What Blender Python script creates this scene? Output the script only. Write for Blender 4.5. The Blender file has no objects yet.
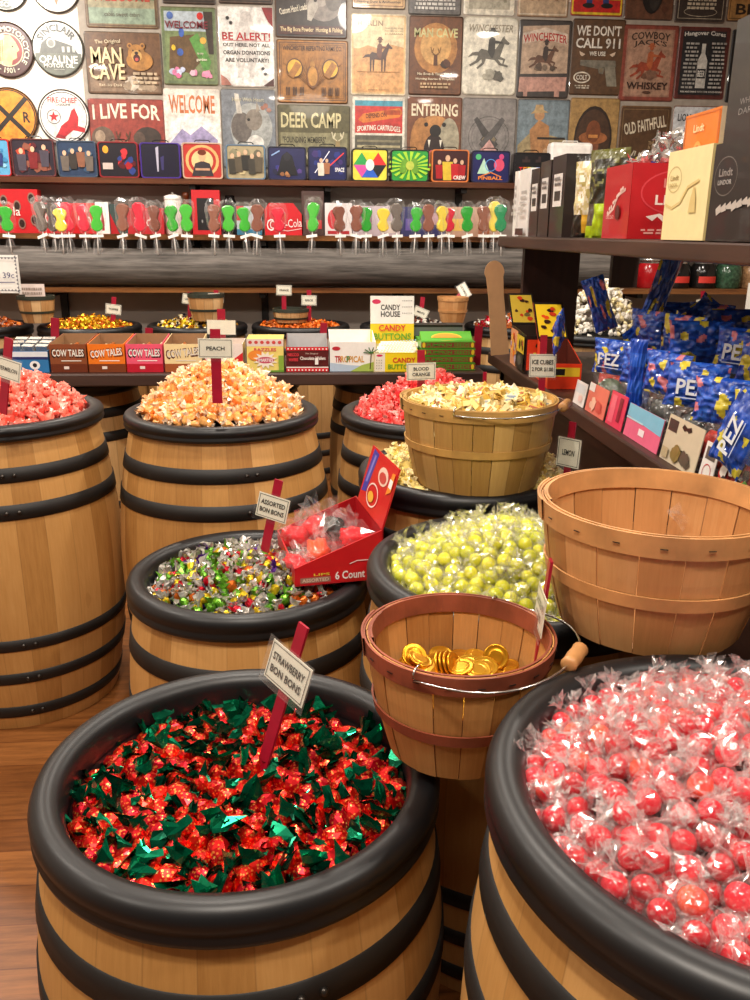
import bpy, bmesh, math, random
from mathutils import Vector, Matrix, Euler, noise
R_ = math.radians
PI = math.pi
scene = bpy.context.scene
COL = scene.collection

# ------------------------------------------------------------------ camera
F = 850.0; TH = R_(4.7); PT = R_(17.5); RO = R_(0.5); H = 1.40
CF = Vector((math.sin(TH)*math.cos(PT), math.cos(TH)*math.cos(PT), -math.sin(PT)))
CR = Vector((math.cos(TH), -math.sin(TH), 0)); CU = CR.cross(CF)
CR, CU = CR*math.cos(RO)+CU*math.sin(RO), CU*math.cos(RO)-CR*math.sin(RO)
C0 = Vector((0, 0, H))
def ray(px, py): return CF + CR*((px-375)/F) - CU*((py-500)/F)
def at_h(px, py, h):
    d = ray(px, py); return C0 + d*((h-H)/d.z)
def at_Y(px, py, Y):
    d = ray(px, py); return C0 + d*(Y/d.y)
def at_X(px, py, X):
    d = ray(px, py); return C0 + d*(X/d.x)
cam_d = bpy.data.cameras.new('camera'); cam = bpy.data.objects.new('camera', cam_d); COL.objects.link(cam)
cam_d.sensor_fit = 'VERTICAL'; cam_d.sensor_height = 36; cam_d.sensor_width = 27; cam_d.lens = F*36/1000
cam_d.clip_start = 0.02
m = Matrix((CR, CU, -CF)).transposed().to_4x4(); m.translation = C0
cam.matrix_world = m
scene.camera = cam
cam_d.dof.use_dof = False

# ------------------------------------------------------------------ materials
def lin(c):
    if isinstance(c, str):
        c = [int(c[i:i+2], 16)/255 for i in (0, 2, 4)]
    return tuple(((v/12.92) if v <= .04045 else ((v+.055)/1.055)**2.4) for v in c[:3]) + (1.0,)
class Nt:
    def __init__(s, name):
        s.m = bpy.data.materials.new(name); s.m.use_nodes = True
        s.t = s.m.node_tree; s.t.nodes.clear()
        s.out = s.n('ShaderNodeOutputMaterial'); s.p = s.n('ShaderNodeBsdfPrincipled')
        s.l(s.p.outputs[0], s.out.inputs[0])
    def n(s, ty, **k):
        nd = s.t.nodes.new(ty)
        for a, b in k.items(): setattr(nd, a, b)
        return nd
    def l(s, a, b): s.t.links.new(a, b)
    def math(s, op, a, b=None, c=None):
        nd = s.n('ShaderNodeMath', operation=op)
        for i, v in enumerate((a, b, c)):
            if v is None: continue
            if isinstance(v, (int, float)): nd.inputs[i].default_value = v
            else: s.l(v, nd.inputs[i])
        return nd.outputs[0]
    def mix(s, f, a, b, bt='MIX'):
        nd = s.n('ShaderNodeMix', data_type='RGBA', blend_type=bt)
        for i, v in ((0, f), (6, a), (7, b)):
            if isinstance(v, (int, float)): nd.inputs[i].default_value = v
            elif isinstance(v, tuple): nd.inputs[i].default_value = v
            else: s.l(v, nd.inputs[i])
        return nd.outputs[2]
    def ramp(s, f, stops, interp='LINEAR'):
        nd = s.n('ShaderNodeValToRGB'); cr = nd.color_ramp; cr.interpolation = interp
        while len(cr.elements) < len(stops): cr.elements.new(.5)
        for e, (p, c) in zip(cr.elements, stops): e.position = p; e.color = c
        s.l(f, nd.inputs[0]); return nd.outputs[0]
    def noise(s, vec, scale, detail=3, rough=.5):
        nd = s.n('ShaderNodeTexNoise'); nd.inputs['Scale'].default_value = scale
        nd.inputs['Detail'].default_value = detail; nd.inputs['Roughness'].default_value = rough
        if vec is not None: s.l(vec, nd.inputs['Vector'])
        return nd.outputs[0]
    def obj(s): return s.n('ShaderNodeTexCoord').outputs['Object']
    def mapping(s, vec, scale, rot=(0, 0, 0)):
        nd = s.n('ShaderNodeMapping'); nd.inputs['Scale'].default_value = scale; nd.inputs['Rotation'].default_value = rot
        s.l(vec, nd.inputs[0]); return nd.outputs[0]
    def bump(s, hgt, st, dist=.01):
        nd = s.n('ShaderNodeBump'); nd.inputs['Strength'].default_value = st; nd.inputs['Distance'].default_value = dist
        s.l(hgt, nd.inputs['Height']); s.l(nd.outputs[0], s.p.inputs['Normal'])
    def set(s, **k):
        for a, b in k.items():
            i = s.p.inputs[a.replace('_', ' ')]
            if isinstance(b, (int, float, tuple)): i.default_value = b
            else: s.l(b, i)
        return s

def simple(name, col, rough=.5, metal=0., var=.12, scale=20, bump=0, **k):
    t = Nt(name); c = lin(col)
    f = t.noise(t.obj(), scale, 4)
    dk = tuple(v*(1-var*1.6) for v in c[:3])+(1,); lt = tuple(min(1, v*(1+var)) for v in c[:3])+(1,)
    t.set(Base_Color=t.ramp(f, [(.3, dk), (.7, lt)]), Roughness=rough, Metallic=metal)
    for a, b in k.items(): t.set(**{a: b})
    if bump: t.bump(f, bump, .002)
    return t.m

def stave_mat(name, n, base, dark, lite, joint=.035, grime=.5, seam=.35):
    """planks running up a round vessel: tone per stave, long grain and a dark joint"""
    t = Nt(name); o = t.obj(); sp = t.n('ShaderNodeSeparateXYZ'); t.l(o, sp.inputs[0])
    a = t.math('ARCTAN2', sp.outputs[1], sp.outputs[0])
    u = t.math('MULTIPLY', t.math('ADD', a, PI), n/(2*PI))
    wob = t.math('MULTIPLY', t.noise(o, 3, 1), .0)
    u = t.math('ADD', u, wob)
    k = t.math('FLOOR', u); fr = t.math('FRACT', u)
    wn = t.n('ShaderNodeTexWhiteNoise', noise_dimensions='2D')
    cb = t.n('ShaderNodeCombineXYZ'); t.l(k, cb.inputs[0])
    oi = t.n('ShaderNodeObjectInfo'); t.l(t.math('MULTIPLY', oi.outputs['Random'], 31.), cb.inputs[1]); t.l(cb.outputs[0], wn.inputs['Vector'])
    cb2 = t.n('ShaderNodeCombineXYZ'); t.l(t.math('MULTIPLY', u, 1.6), cb2.inputs[0]); t.l(t.math('MULTIPLY', sp.outputs[2], 1.6), cb2.inputs[1])
    t.l(t.math('MULTIPLY', wn.outputs[0], 9.), cb2.inputs[2])
    grain = t.noise(cb2.outputs[0], 7, 6, .65)
    big = t.noise(t.mapping(o, (3, 3, 1.5)), 1.6, 3)
    v = t.math('ADD', t.math('MULTIPLY', wn.outputs[0], .45), t.math('ADD', t.math('MULTIPLY', grain, .45), t.math('MULTIPLY', big, .3)))
    col = t.ramp(v, [(.25, lin(dark)), (.6, lin(base)), (.95, lin(lite))])
    e = t.math('MINIMUM', fr, t.math('SUBTRACT', 1., fr))
    j = t.math('SMOOTH_MIN', t.math('MULTIPLY', e, 1/joint), 1., .2)
    jm = t.math('ADD', t.math('MULTIPLY', j, seam), 1-seam)
    cc = t.n('ShaderNodeCombineColor')
    for i in range(3): t.l(jm, cc.inputs[i])
    col = t.mix(1., col, cc.outputs[0], 'MULTIPLY')
    # stains
    st = t.math('GREATER_THAN', t.noise(t.mapping(o, (9, 9, 5)), 1.5, 2), .73)
    col = t.mix(t.math('MULTIPLY', st, grime*.4), col, lin(dark))
    t.set(Base_Color=col, Roughness=.48); t.bump(t.math('ADD', grain, j), .07, .002)
    return t.m

def print_mat(name, rough=.4, wear=.12, coat=0., metal=0.):
    t = Nt(name); at = t.n('ShaderNodeAttribute', attribute_name='Col')
    f = t.noise(t.obj(), 22, 5, .7)
    g = t.ramp(f, [(.25, (1-wear*2.4,)*3+(1,)), (.65, (1, 1, 1, 1))])
    t.set(Base_Color=t.mix(1., at.outputs['Color'], g, 'MULTIPLY'), Roughness=rough, Coat_Weight=coat, Metallic=metal)
    return t.m

def foil(name, col, col2=None, rough=.28, dots=None, metal=.9, rnd=True):
    t = Nt(name)
    base = lin(col)
    if col2:
        oi = t.n('ShaderNodeObjectInfo')
        f = t.math('ADD', t.math('MULTIPLY', oi.outputs['Random'], .6), t.math('MULTIPLY', t.noise(t.obj(), 60, 2), .6))
        c = t.ramp(f, [(.3, base), (.85, lin(col2))])
    else: c = t.ramp(t.noise(t.obj(), 80, 2), [(.3, tuple(v*.7 for v in base[:3])+(1,)), (.7, base)])
    if dots:
        vo = t.n('ShaderNodeTexVoronoi'); vo.inputs['Scale'].default_value = 230; t.l(t.obj(), vo.inputs['Vector'])
        d = t.math('LESS_THAN', vo.outputs['Distance'], .33)
        c = t.mix(t.math('MULTIPLY', d, .8), c, lin(dots))
    t.set(Base_Color=c, Metallic=metal, Roughness=rough)
    return t.m

def cello(name, tint='FFFFFF', body=.05, rough=.10, gl=1.0, fres=.3, spark=.10):
    """thin clear crinkled film: mostly see-through, with gloss and a faint milky body"""
    t = Nt(name)
    t.set(Base_Color=lin(tint), Roughness=rough, Specular_IOR_Level=1.0, Coat_Weight=.3*gl)
    tr = t.n('ShaderNodeBsdfTransparent'); tr.inputs[0].default_value = (1, 1, 1, 1)
    lw = t.n('ShaderNodeLayerWeight'); lw.inputs[0].default_value = .35
    f = t.math('ADD', t.math('MULTIPLY', lw.outputs['Fresnel'], fres), body)
    f = t.math('ADD', f, t.math('MULTIPLY', t.math('GREATER_THAN', t.noise(t.obj(), 160, 2), .56), spark))
    f = t.math('MINIMUM', f, .9)
    mx = t.n('ShaderNodeMixShader'); t.l(f, mx.inputs[0]); t.l(tr.outputs[0], mx.inputs[1])
    gls = t.n('ShaderNodeBsdfGlossy'); gls.inputs['Roughness'].default_value = rough+.06; gls.inputs['Color'].default_value = (1, 1, 1, 1)
    m2 = t.n('ShaderNodeMixShader'); m2.inputs[0].default_value = .6; t.l(t.p.outputs[0], m2.inputs[1]); t.l(gls.outputs[0], m2.inputs[2]); t.l(m2.outputs[0], mx.inputs[2])
    t.l(mx.outputs[0], t.out.inputs[0])
    return t.m

def candy_mat(name, c1, c2, rough=.15, sss=.0, nscale=40, c3=None):
    t = Nt(name); oi = t.n('ShaderNodeObjectInfo')
    f = t.math('ADD', t.math('MULTIPLY', oi.outputs['Random'], .75), t.math('MULTIPLY', t.noise(t.obj(), nscale, 2), .4))
    st = [(.2, lin(c1)), (.85, lin(c2))]
    if c3: st.append((.97, lin(c3)))
    t.set(Base_Color=t.ramp(f, st), Roughness=rough, Coat_Weight=.4)
    if sss: t.set(Subsurface_Weight=sss, Subsurface_Radius=(.01, .004, .003), Subsurface_Scale=.6)
    return t.m

M = {}
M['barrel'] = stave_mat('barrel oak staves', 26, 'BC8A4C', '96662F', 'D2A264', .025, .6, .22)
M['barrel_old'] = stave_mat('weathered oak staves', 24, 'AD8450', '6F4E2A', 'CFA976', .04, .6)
M['basket'] = stave_mat('basket veneer slats', 18, 'BE8752', 'A4703E', 'D09E68', .03, .2, .25)
M['basket_dark'] = stave_mat('darker basket slats', 20, 'B07A42', '8C5828', 'CC9458', .03, .2, .3)
M['basket_tan'] = stave_mat('tan basket slats', 24, 'B48B4E', '987036', 'C8A264', .03, .2, .25)
M['basket_two'] = stave_mat('two tone basket slats', 12, 'C0905A', '7A4A28', 'E2BE8C', .05, .2, .5)
M['band'] = simple('basket band veneer', 'C48E58', .5, var=.2, scale=14, bump=.1)
M['band_red'] = simple('reddish basket band', '8A4630', .45, var=.25, scale=14, bump=.1)
M['band_tan'] = simple('tan basket band', 'BC9150', .5, var=.2, scale=14, bump=.1)
M['band_green'] = simple('dark green basket band', '2E3328', .55)
M['rim'] = simple('black moulded plastic', '101012', .42, var=.18, scale=9)
M['tub'] = simple('black tub liner', '121213', .5)
M['hoop'] = simple('black barrel hoop', '14110F', .6, metal=.0, var=.3, scale=12)
M['rivet'] = simple('hoop rivet', '45403C', .35, metal=.8)
M['dark_wood'] = None
def plank(name, c1, c2, axis='x', rough=.45, scale=1.):
    t = Nt(name); o = t.obj()
    s = {'x': (1.2, 16, 16), 'y': (16, 1.2, 16), 'z': (16, 16, 1.2)}[axis]
    g = t.noise(t.mapping(o, tuple(v*scale for v in s)), 1.4, 6, .65)
    t.set(Base_Color=t.ramp(g, [(.3, lin(c1)), (.72, lin(c2))]), Roughness=rough); t.bump(g, .2, .003)
    return t.m
M['dark_wood'] = plank('dark stained plank', '2A1812', '4E3226', 'y')
M['dark_wood_x'] = plank('dark stained table plank', '2A1A16', '4A342C', 'x')
M['dark_wood_z'] = plank('dark stained upright', '24130F', '3A211A', 'z')
M['shelf_wood'] = plank('rough edged shelf plank', '5A3420', 'A8713F', 'x')
M['shelf_dark'] = plank('dark rough shelf plank', '43261B', '7C4C33', 'x')
M['log'] = plank('weathered grey log', '2C2824', '77706A', 'x', .8, 1.6)
M['bracket'] = simple('black shelf bracket', '1A1412', .5)
M['stake'] = simple('crimson painted stake', '9E0C2B', .4, var=.1)
M['acrylic'] = cello('clear acrylic card holder', 'F4F4F0', .015, .05, fres=.12, spark=0)
M['print'] = print_mat('printed card', .38, .05, .2)
M['tin'] = print_mat('aged printed tin', .42, .28, .15)
M['tinbox'] = print_mat('embossed printed tin', .3, .12, .4)
M['cello'] = cello('crinkled cellophane')
M['cello_lime'] = cello('crinkled cellophane over lime drops', 'F8F8C8', .06, fres=.24, spark=.12)
M['cello_red'] = cello('crinkled cellophane over cherry drops', 'FFF2F0', .08, spark=.16)
M['bag'] = cello('clear bag film', 'FFFFFF', .03, fres=.2, spark=.06)
M['foil_red'] = foil('dotted red foil', 'B0021E', 'DE2010', .28, 'F48A40', .7)
M['foil_emerald'] = foil('emerald foil twist', '00402E', '0C9468', .2, None, .8)
for nm, c in (('purple', '5A2A8C'), ('crimson', 'C2122A'), ('green', '69A82E'), ('yellow', 'DDBE22'), ('orange', 'DE6E22'), ('silver', 'D2CEC8'), ('black', '2A2230')):
    M['foil_'+nm] = foil(nm+' foil', c, None, .28, None, .6)
M['silver'] = foil('silver crinkled film', 'DEDCD8', None, .2, None, .8)
M['silver_film'] = simple('pale crinkled wrapper film', 'CFCBC2', .2, metal=.55, var=.25, scale=90)
M['gold'] = foil('gold foil', 'C88818', 'E8AE30', .28, None, .85)
M['cherry'] = candy_mat('cherry candy ball', 'BC0218', 'E4102C', .12, 0, 30, 'F0562E')
M['lime'] = candy_mat('lime candy ball', 'BEC212', 'E6E038', .15, 0)
M['peach'] = candy_mat('peach taffy', 'F08A34', 'FFC070', .3)
M['peach_w'] = candy_mat('waxy clear peach wrapper', 'FFD4A0', 'FFEED8', .2)
M['melon'] = candy_mat('watermelon taffy', 'EC4A3C', 'F67C68', .25)
M['melon_w'] = candy_mat('waxy pink wrapper', 'FA9C88', 'FFC8BA', .2)
M['blood'] = candy_mat('blood orange taffy', 'D82C34', 'EE524C', .3)
M['blood_w'] = candy_mat('waxy rose wrapper', 'F47C74', 'FFB0A8', .2)
M['lemon'] = candy_mat('pale lemon taffy', 'DDBE4C', 'F0DA88', .3)
M['lemon_w'] = candy_mat('waxy pale wrapper', 'F0DC98', 'FAF0C8', .2)
M['white_plastic'] = simple('white plastic', 'F2EEE8', .3)
M['steel'] = simple('bright steel wire', 'C8C6C2', .22, metal=1., var=.05)
M['grip'] = simple('turned wood grip', 'B98450', .45, scale=30)
M['craft'] = simple('plain tan board', 'C29468', .6, var=.06)
M['red_board'] = simple('red printed board', 'C8141C', .35, var=.06)
M['red_inside'] = simple('darker red board inside', 'A01018', .45, var=.06)
M['black_plastic'] = simple('glossy black plastic', '151517', .25)
M['purple_plastic'] = simple('purple plastic', '3E2278', .3)  # dark backing added to stand in for the shade under this shelf

# ------------------------------------------------------------------ object helpers
def tag(o, label=None, cat=None, group=None, kind=None):
    if label: o['label'] = label
    if cat: o['category'] = cat
    if group: o['group'] = group
    if kind: o['kind'] = kind
    return o
def empty(name, loc=(0, 0, 0), label=None, cat=None, group=None, rz=0, rot=None):
    o = bpy.data.objects.new(name, None); COL.objects.link(o); o.empty_display_size = .05
    o.location = loc; o.rotation_euler = rot if rot else (0, 0, rz)
    return tag(o, label, cat, group)
def link_mesh(name, me, mats, parent=None, smooth=False):
    o = bpy.data.objects.new(name, me); COL.objects.link(o)
    for k in (mats if isinstance(mats, (list, tuple)) else [mats]):
        me.materials.append(M[k] if isinstance(k, str) else k)
    if parent: o.parent = parent
    if smooth: me.shade_smooth()
    return o
def obj(name, bm, mats, parent=None, smooth=False, bev=0, loc=None, rot=None):
    me = bpy.data.meshes.new(name)
    bm.normal_update(); bm.to_mesh(me); bm.free()
    o = link_mesh(name, me, mats, parent, smooth)
    if bev:
        b = o.modifiers.new('bevel', 'BEVEL'); b.width = bev; b.segments = 2; b.limit_method = 'ANGLE'; b.angle_limit = R_(40)
    if loc is not None: o.location = loc
    if rot is not None: o.rotation_euler = rot
    return o
def copy_tree(o, parent=None):
    c = o.copy(); COL.objects.link(c)
    if parent: c.parent = parent
    for ch in o.children: copy_tree(ch, c)
    return c
def struct(name, bm, mats, **k):
    o = obj(name, bm, mats, **k); o['kind'] = 'structure'; return o

def box(bm, x0, y0, z0, x1, y1, z1, col=None, mi=0, mat=None):
    vs = [bm.verts.new(v) for v in ((x0,y0,z0),(x1,y0,z0),(x1,y1,z0),(x0,y1,z0),(x0,y0,z1),(x1,y0,z1),(x1,y1,z1),(x0,y1,z1))]
    if mat:
        for v in vs: v.co = mat @ v.co
    fs = [bm.faces.new([vs[i] for i in q]) for q in ((3,2,1,0),(4,5,6,7),(0,1,5,4),(1,2,6,5),(2,3,7,6),(3,0,4,7))]
    for f in fs: f.material_index = mi
    if col is not None: paint(bm, fs, col)
    return fs
def clayer(bm): return bm.loops.layers.float_color.get('Col') or bm.loops.layers.float_color.new('Col')
def paint(bm, faces, col):
    L = clayer(bm); c = lin(col)
    for f in faces:
        for lp in f.loops: lp[L] = c
def lathe(bm, prof, n=64, mi=0, closed=False, a0=0, a1=2*PI, rfun=None):
    full = abs(a1-a0-2*PI) < 1e-6
    rings = []
    steps = n if full else n+1
    for i in range(steps):
        a = a0+(a1-a0)*i/n
        rings.append([bm.verts.new((r*math.cos(a), r*math.sin(a), z)) for r, z in prof])
    fs = []
    m_ = len(prof)
    for i in range(n):
        A, B = rings[i], rings[(i+1) % steps]
        for j in range(m_ if closed else m_-1):
            k = (j+1) % m_
            fs.append(bm.faces.new((A[j], B[j], B[k], A[k])))
    for f in fs: f.material_index = mi; f.smooth = True
    return fs
def disc(bm, r, z, n=48, mi=0, cx=0, cy=0):
    f = bm.faces.new([bm.verts.new((cx+r*math.cos(2*PI*i/n), cy+r*math.sin(2*PI*i/n), z)) for i in range(n)])
    f.material_index = mi; return f
def tube(bm, pts, r, n=8, mi=0, cap=True):
    pts = [Vector(p) for p in pts]; rings = []
    up = Vector((0, 0, 1))
    for i, p in enumerate(pts):
        d = (pts[min(i+1, len(pts)-1)]-pts[max(i-1, 0)]).normalized()
        s = d.cross(up)
        if s.length < 1e-3: s = d.cross(Vector((1, 0, 0)))
        s.normalize(); t = s.cross(d)
        rr = r[i] if isinstance(r, (list, tuple)) else r
        rings.append([bm.verts.new(p+s*rr*math.cos(2*PI*k/n)+t*rr*math.sin(2*PI*k/n)) for k in range(n)])
    for A, B in zip(rings, rings[1:]):
        for k in range(n):
            f = bm.faces.new((A[k], A[(k+1) % n], B[(k+1) % n], B[k])); f.smooth = True; f.material_index = mi
    if cap:
        for q in (rings[0][::-1], rings[-1]): bm.faces.new(q).material_index = mi

# ------------------------------------------------------------------ flat artwork (vector drawing laid on a panel)
_tc = {}
def text_geo(s, bold):
    k = (s, bold)
    if k not in _tc:
        cu = bpy.data.curves.new('t', 'FONT'); cu.body = s; cu.resolution_u = 2; cu.offset = .022 if bold else 0
        cu.align_x = 'LEFT'; cu.size = 1
        o = bpy.data.objects.new('t', cu)
        me = bpy.data.meshes.new_from_object(o)
        vs = [tuple(v.co[:2]) for v in me.vertices]; fs = [tuple(p.vertices) for p in me.polygons]
        xs = [v[0] for v in vs] or [0, 1]; ys = [v[1] for v in vs] or [0, 1]
        _tc[k] = (vs, fs, min(xs), max(xs), min(ys), max(ys))
        bpy.data.objects.remove(o); bpy.data.curves.remove(cu); bpy.data.meshes.remove(me)
    return _tc[k]
class Art:
    def __init__(s, w, h): s.w, s.h, s.items, s.k = w, h, [], 0
    def add(s, vs, fs, col): s.k += 1; s.items.append((vs, fs, col, s.k)); return s
    def _p(s, x, y): return ((x-.5)*s.w, (y-.5)*s.h)
    def poly(s, pts, col): return s.add([s._p(*p) for p in pts], [tuple(range(len(pts)))], col)
    def rect(s, x0, y0, x1, y1, col): return s.poly([(x0, y0), (x1, y0), (x1, y1), (x0, y1)], col)
    def ell(s, cx, cy, rx, ry, col, n=20, a0=0, a1=2*PI):
        return s.poly([(cx+rx*math.cos(a0+(a1-a0)*i/n), cy+ry*math.sin(a0+(a1-a0)*i/n)) for i in range(n if a1-a0 > 6.28 else n+1)], col)
    def ring(s, cx, cy, rx, ry, t, col, n=28):
        o = [(cx+rx*math.cos(2*PI*i/n), cy+ry*math.sin(2*PI*i/n)) for i in range(n)]
        q = [(cx+(rx-t/s.w)*math.cos(2*PI*i/n), cy+(ry-t/s.h)*math.sin(2*PI*i/n)) for i in range(n)]
        vs = [s._p(*p) for p in o+q]
        return s.add(vs, [(i, (i+1) % n, n+(i+1) % n, n+i) for i in range(n)], col)
    def frame(s, t, col, m=0):
        a, b = m/s.w, m/s.h; tx, ty = t/s.w, t/s.h
        s.rect(a, b, 1-a, b+ty, col); s.rect(a, 1-b-ty, 1-a, 1-b, col); s.rect(a, b, a+tx, 1-b, col); s.rect(1-a-tx, b, 1-a, 1-b, col); return s
    def line(s, pts, t, col):
        for (x0, y0), (x1, y1) in zip(pts, pts[1:]):
            a = Vector(s._p(x0, y0)); b = Vector(s._p(x1, y1)); d = (b-a).normalized()*t/2; n_ = Vector((-d.y, d.x))
            s.add([tuple(a-n_-d), tuple(b-n_+d), tuple(b+n_+d), tuple(a+n_-d)], [(0, 1, 2, 3)], col)
        return s
    def text(s, st, cx, cy, w, h, col, bold=True, rot=0, arc=0, slant=0):
        """text fitted to width w and height h (fractions), centred at cx, cy; arc bends it upward"""
        vs, fs, x0, x1, y0, y1 = text_geo(st, bold)
        W, Hh = w*s.w, h*s.h; ox, oy = s._p(cx, cy); out = []
        for x, y in vs:
            u = (x-x0)/(x1-x0)-.5; v = (y-y0)/(y1-y0)-.5
            X = u*W+slant*v*Hh; Y = v*Hh
            Y += arc*Hh*(1-4*u*u)
            if rot: X, Y = X*math.cos(rot)-Y*math.sin(rot), X*math.sin(rot)+Y*math.cos(rot)
            out.append((ox+X, oy+Y))
        return s.add(out, fs, col)
    def circ_text(s, st, cx, cy, r, h, col, mid=90, span=150, inward=False):
        vs, fs, x0, x1, y0, y1 = text_geo(st, True); ox, oy = s._p(cx, cy); out = []
        for x, y in vs:
            u = (x-x0)/(x1-x0)-.5; v = (y-y0)/(y1-y0)-.5
            if inward: a = R_(mid)+u*R_(span); rr = r-v*h
            else: a = R_(mid)-u*R_(span); rr = r+v*h
            out.append((ox+rr*math.cos(a), oy+rr*math.sin(a)))
        return s.add(out, fs, col)
    def apply(s, bm, mat, eps=.00035, mi=0):
        L = clayer(bm)
        for vs, fs, col, k in s.items:
            V = [bm.verts.new(mat @ Vector((x, y, k*eps))) for x, y in vs]; c = lin(col)
            for f in fs:
                try: q = bm.faces.new([V[i] for i in f])
                except ValueError: continue
                q.material_index = mi
                for lp in q.loops: lp[L] = c
        return s
def panel(o, u, v):
    """matrix of a panel at o, u to its right and v up, drawn side facing u x v"""
    u = Vector(u).normalized(); v = Vector(v).normalized(); w = u.cross(v)
    m_ = Matrix((u, v, w)).transposed().to_4x4(); m_.translation = Vector(o); return m_

# little pictures shared by the signs; all fractions of the panel
def horse_rider(a, cx, cy, s, col, col2=None, flip=1, gallop=True):
    q = a.w/a.h
    def P(pts): return [(cx+flip*x*s, cy+y*s*q) for x, y in pts]
    col2 = col2 or col
    a.poly(P([(-.30,.02),(-.2,.12),(-.02,.08),(.12,.12),(.2,.24),(.26,.34),(.30,.38),(.31,.33),(.42,.24),(.40,.20),(.31,.22),(.26,.08),(.22,-.04),(.1,-.10),(-.1,-.08),(-.22,-.1)]), col)
    a.poly(P([(-.28,.06),(-.4,.04),(-.5,-.06),(-.38,-.02),(-.27,-.02)]), col)
    if gallop:
        for l in ([(.2,-.02),(.34,-.08),(.3,-.2),(.27,-.2),(.29,-.1),(.14,-.08)], [(.14,-.04),(.24,-.16),(.4,-.2),(.4,-.24),(.2,-.2),(.08,-.08)],
                  [(-.24,.02),(-.32,-.12),(-.46,-.2),(-.44,-.24),(-.28,-.16),(-.14,-.04)], [(-.2,0),(-.18,-.16),(-.3,-.26),(-.27,-.29),(-.13,-.18),(-.08,-.04)]): a.poly(P(l), col)
    else:
        for x in (-.24, -.16, .1, .19): a.poly(P([(x-.03, 0), (x+.04, 0), (x+.015, -.42), (x-.015, -.42)]), col)
    a.poly(P([(-.06,.06),(-.04,.3),(.02,.36),(.1,.32),(.1,.06),(.06,-.06),(.02,-.06)]), col2)
    a.poly(P([(.02,.3),(.26,.26),(.26,.23),(.04,.22)]), col2)
    a.ell(cx+flip*.04*s, cy+.42*s*q, .05*s, .055*s*q, col2, 10)
    a.poly(P([(-.07,.45),(.15,.45),(.10,.48),(.08,.53),(0,.53),(-.02,.48)]), col2)
    return a
def bear(a, cx, cy, s, c1, c2):
    q = a.w/a.h
    a.ell(cx+.1*s, cy-.25*s*q, .5*s, .35*s*q, c1); a.ell(cx, cy, .32*s, .32*s*q, c1)
    for dx in (-.24, .24): a.ell(cx+dx*s, cy+.27*s*q, .1*s, .1*s*q, c1, 10); a.ell(cx+dx*s, cy+.27*s*q, .05*s, .05*s*q, c2, 8)
    a.ell(cx, cy-.08*s*q, .2*s, .2*s*q, 'D8A860'); a.ell(cx, cy-.16*s*q, .13*s, .14*s*q, '4A1410'); a.ell(cx, cy-.2*s*q, .07*s, .06*s*q, 'C05048', 10)
    a.ell(cx, cy+.02*s*q, .07*s, .05*s*q, '201410', 10)
    for dx in (-.12, .12): a.ell(cx+dx*s, cy+.1*s*q, .03*s, .03*s*q, '140C08', 8)
def deer(a, cx, cy, s, c, horn):
    q = a.w/a.h
    a.poly([(cx-.12*s, cy-.5*s*q), (cx+.12*s, cy-.5*s*q), (cx+.1*s, cy), (cx, cy+.08*s*q), (cx-.1*s, cy)], c)
    a.poly([(cx-.09*s, cy+.05*s*q), (cx+.09*s, cy+.05*s*q), (cx+.05*s, cy-.22*s*q), (cx-.05*s, cy-.22*s*q)], c)
    for f in (-1, 1):
        a.poly([(cx+f*.07*s, cy), (cx+f*.2*s, cy+.08*s*q), (cx+f*.1*s, cy+.07*s*q)], c)
        a.line([(cx+f*.05*s, cy+.06*s*q), (cx+f*.22*s, cy+.18*s*q), (cx+f*.28*s, cy+.42*s*q)], .014*s*a.w/.3, horn)
        for k in (.2, .3): a.line([(cx+f*(.16+k*.2)*s, cy+k*.7*s*q), (cx+f*.12*s, cy+(k*.7+.18)*s*q)], .01*s*a.w/.3, horn)
def pistol(a, cx, cy, s, c, c2, flip=1, rot=0):
    q = a.w/a.h
    def P(pts):
        o = []
        for x, y in pts:
            x *= flip; x, y = x*math.cos(rot)-y*math.sin(rot), x*math.sin(rot)+y*math.cos(rot); o.append((cx+x*s, cy+y*s*q))
        return o
    a.poly(P([(-.5,.1),(.42,.1),(.44,-.05),(.1,-.05),(-.02,-.1),(-.5,-.02)]), c)
    a.poly(P([(.14,-.04),(.42,-.04),(.5,-.5),(.24,-.5)]), c2)
    a.poly(P([(-.02,-.06),(.14,-.06),(.12,-.22),(.0,-.2)]), c); a.poly(P([(.01,-.08),(.11,-.08),(.09,-.18),(.02,-.17)]), '8A7A60')
def lines_of_text(a, x0, x1, y0, y1, n, col, seed=1, t=.0022, frac=.6):
    """rows of tiny type too small to read"""
    rg = random.Random(seed)
    for i in range(n):
        y = y1+(y0-y1)*(i+.5)/n; x = x0+rg.random()*.04
        while x < x1-.03:
            w = .03+rg.random()*.07; w = min(w, x1-x)
            hh = abs(y1-y0)/n*frac/2
            a.rect(x, y-hh, x+w, y+hh, col); x += w+.02
def blobs(a, x0, x1, y0, y1, n, cols, seed, r0=.04, r1=.1):
    rg = random.Random(seed); q = a.w/a.h
    for i in range(n):
        r = rg.uniform(r0, r1)
        x = rg.uniform(x0+r, max(x0+r+.001, x1-r)); y = rg.uniform(y0+r*q, max(y0+r*q+.001, y1-r*q))
        k = rg.randint(5, 8); ph = rg.random()*6
        a.poly([(x+r*rg.uniform(.6, 1)*math.cos(ph+2*PI*j/k), y+r*q*rg.uniform(.6, 1)*math.sin(ph+2*PI*j/k)) for j in range(k)], rg.choice(cols))

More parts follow.
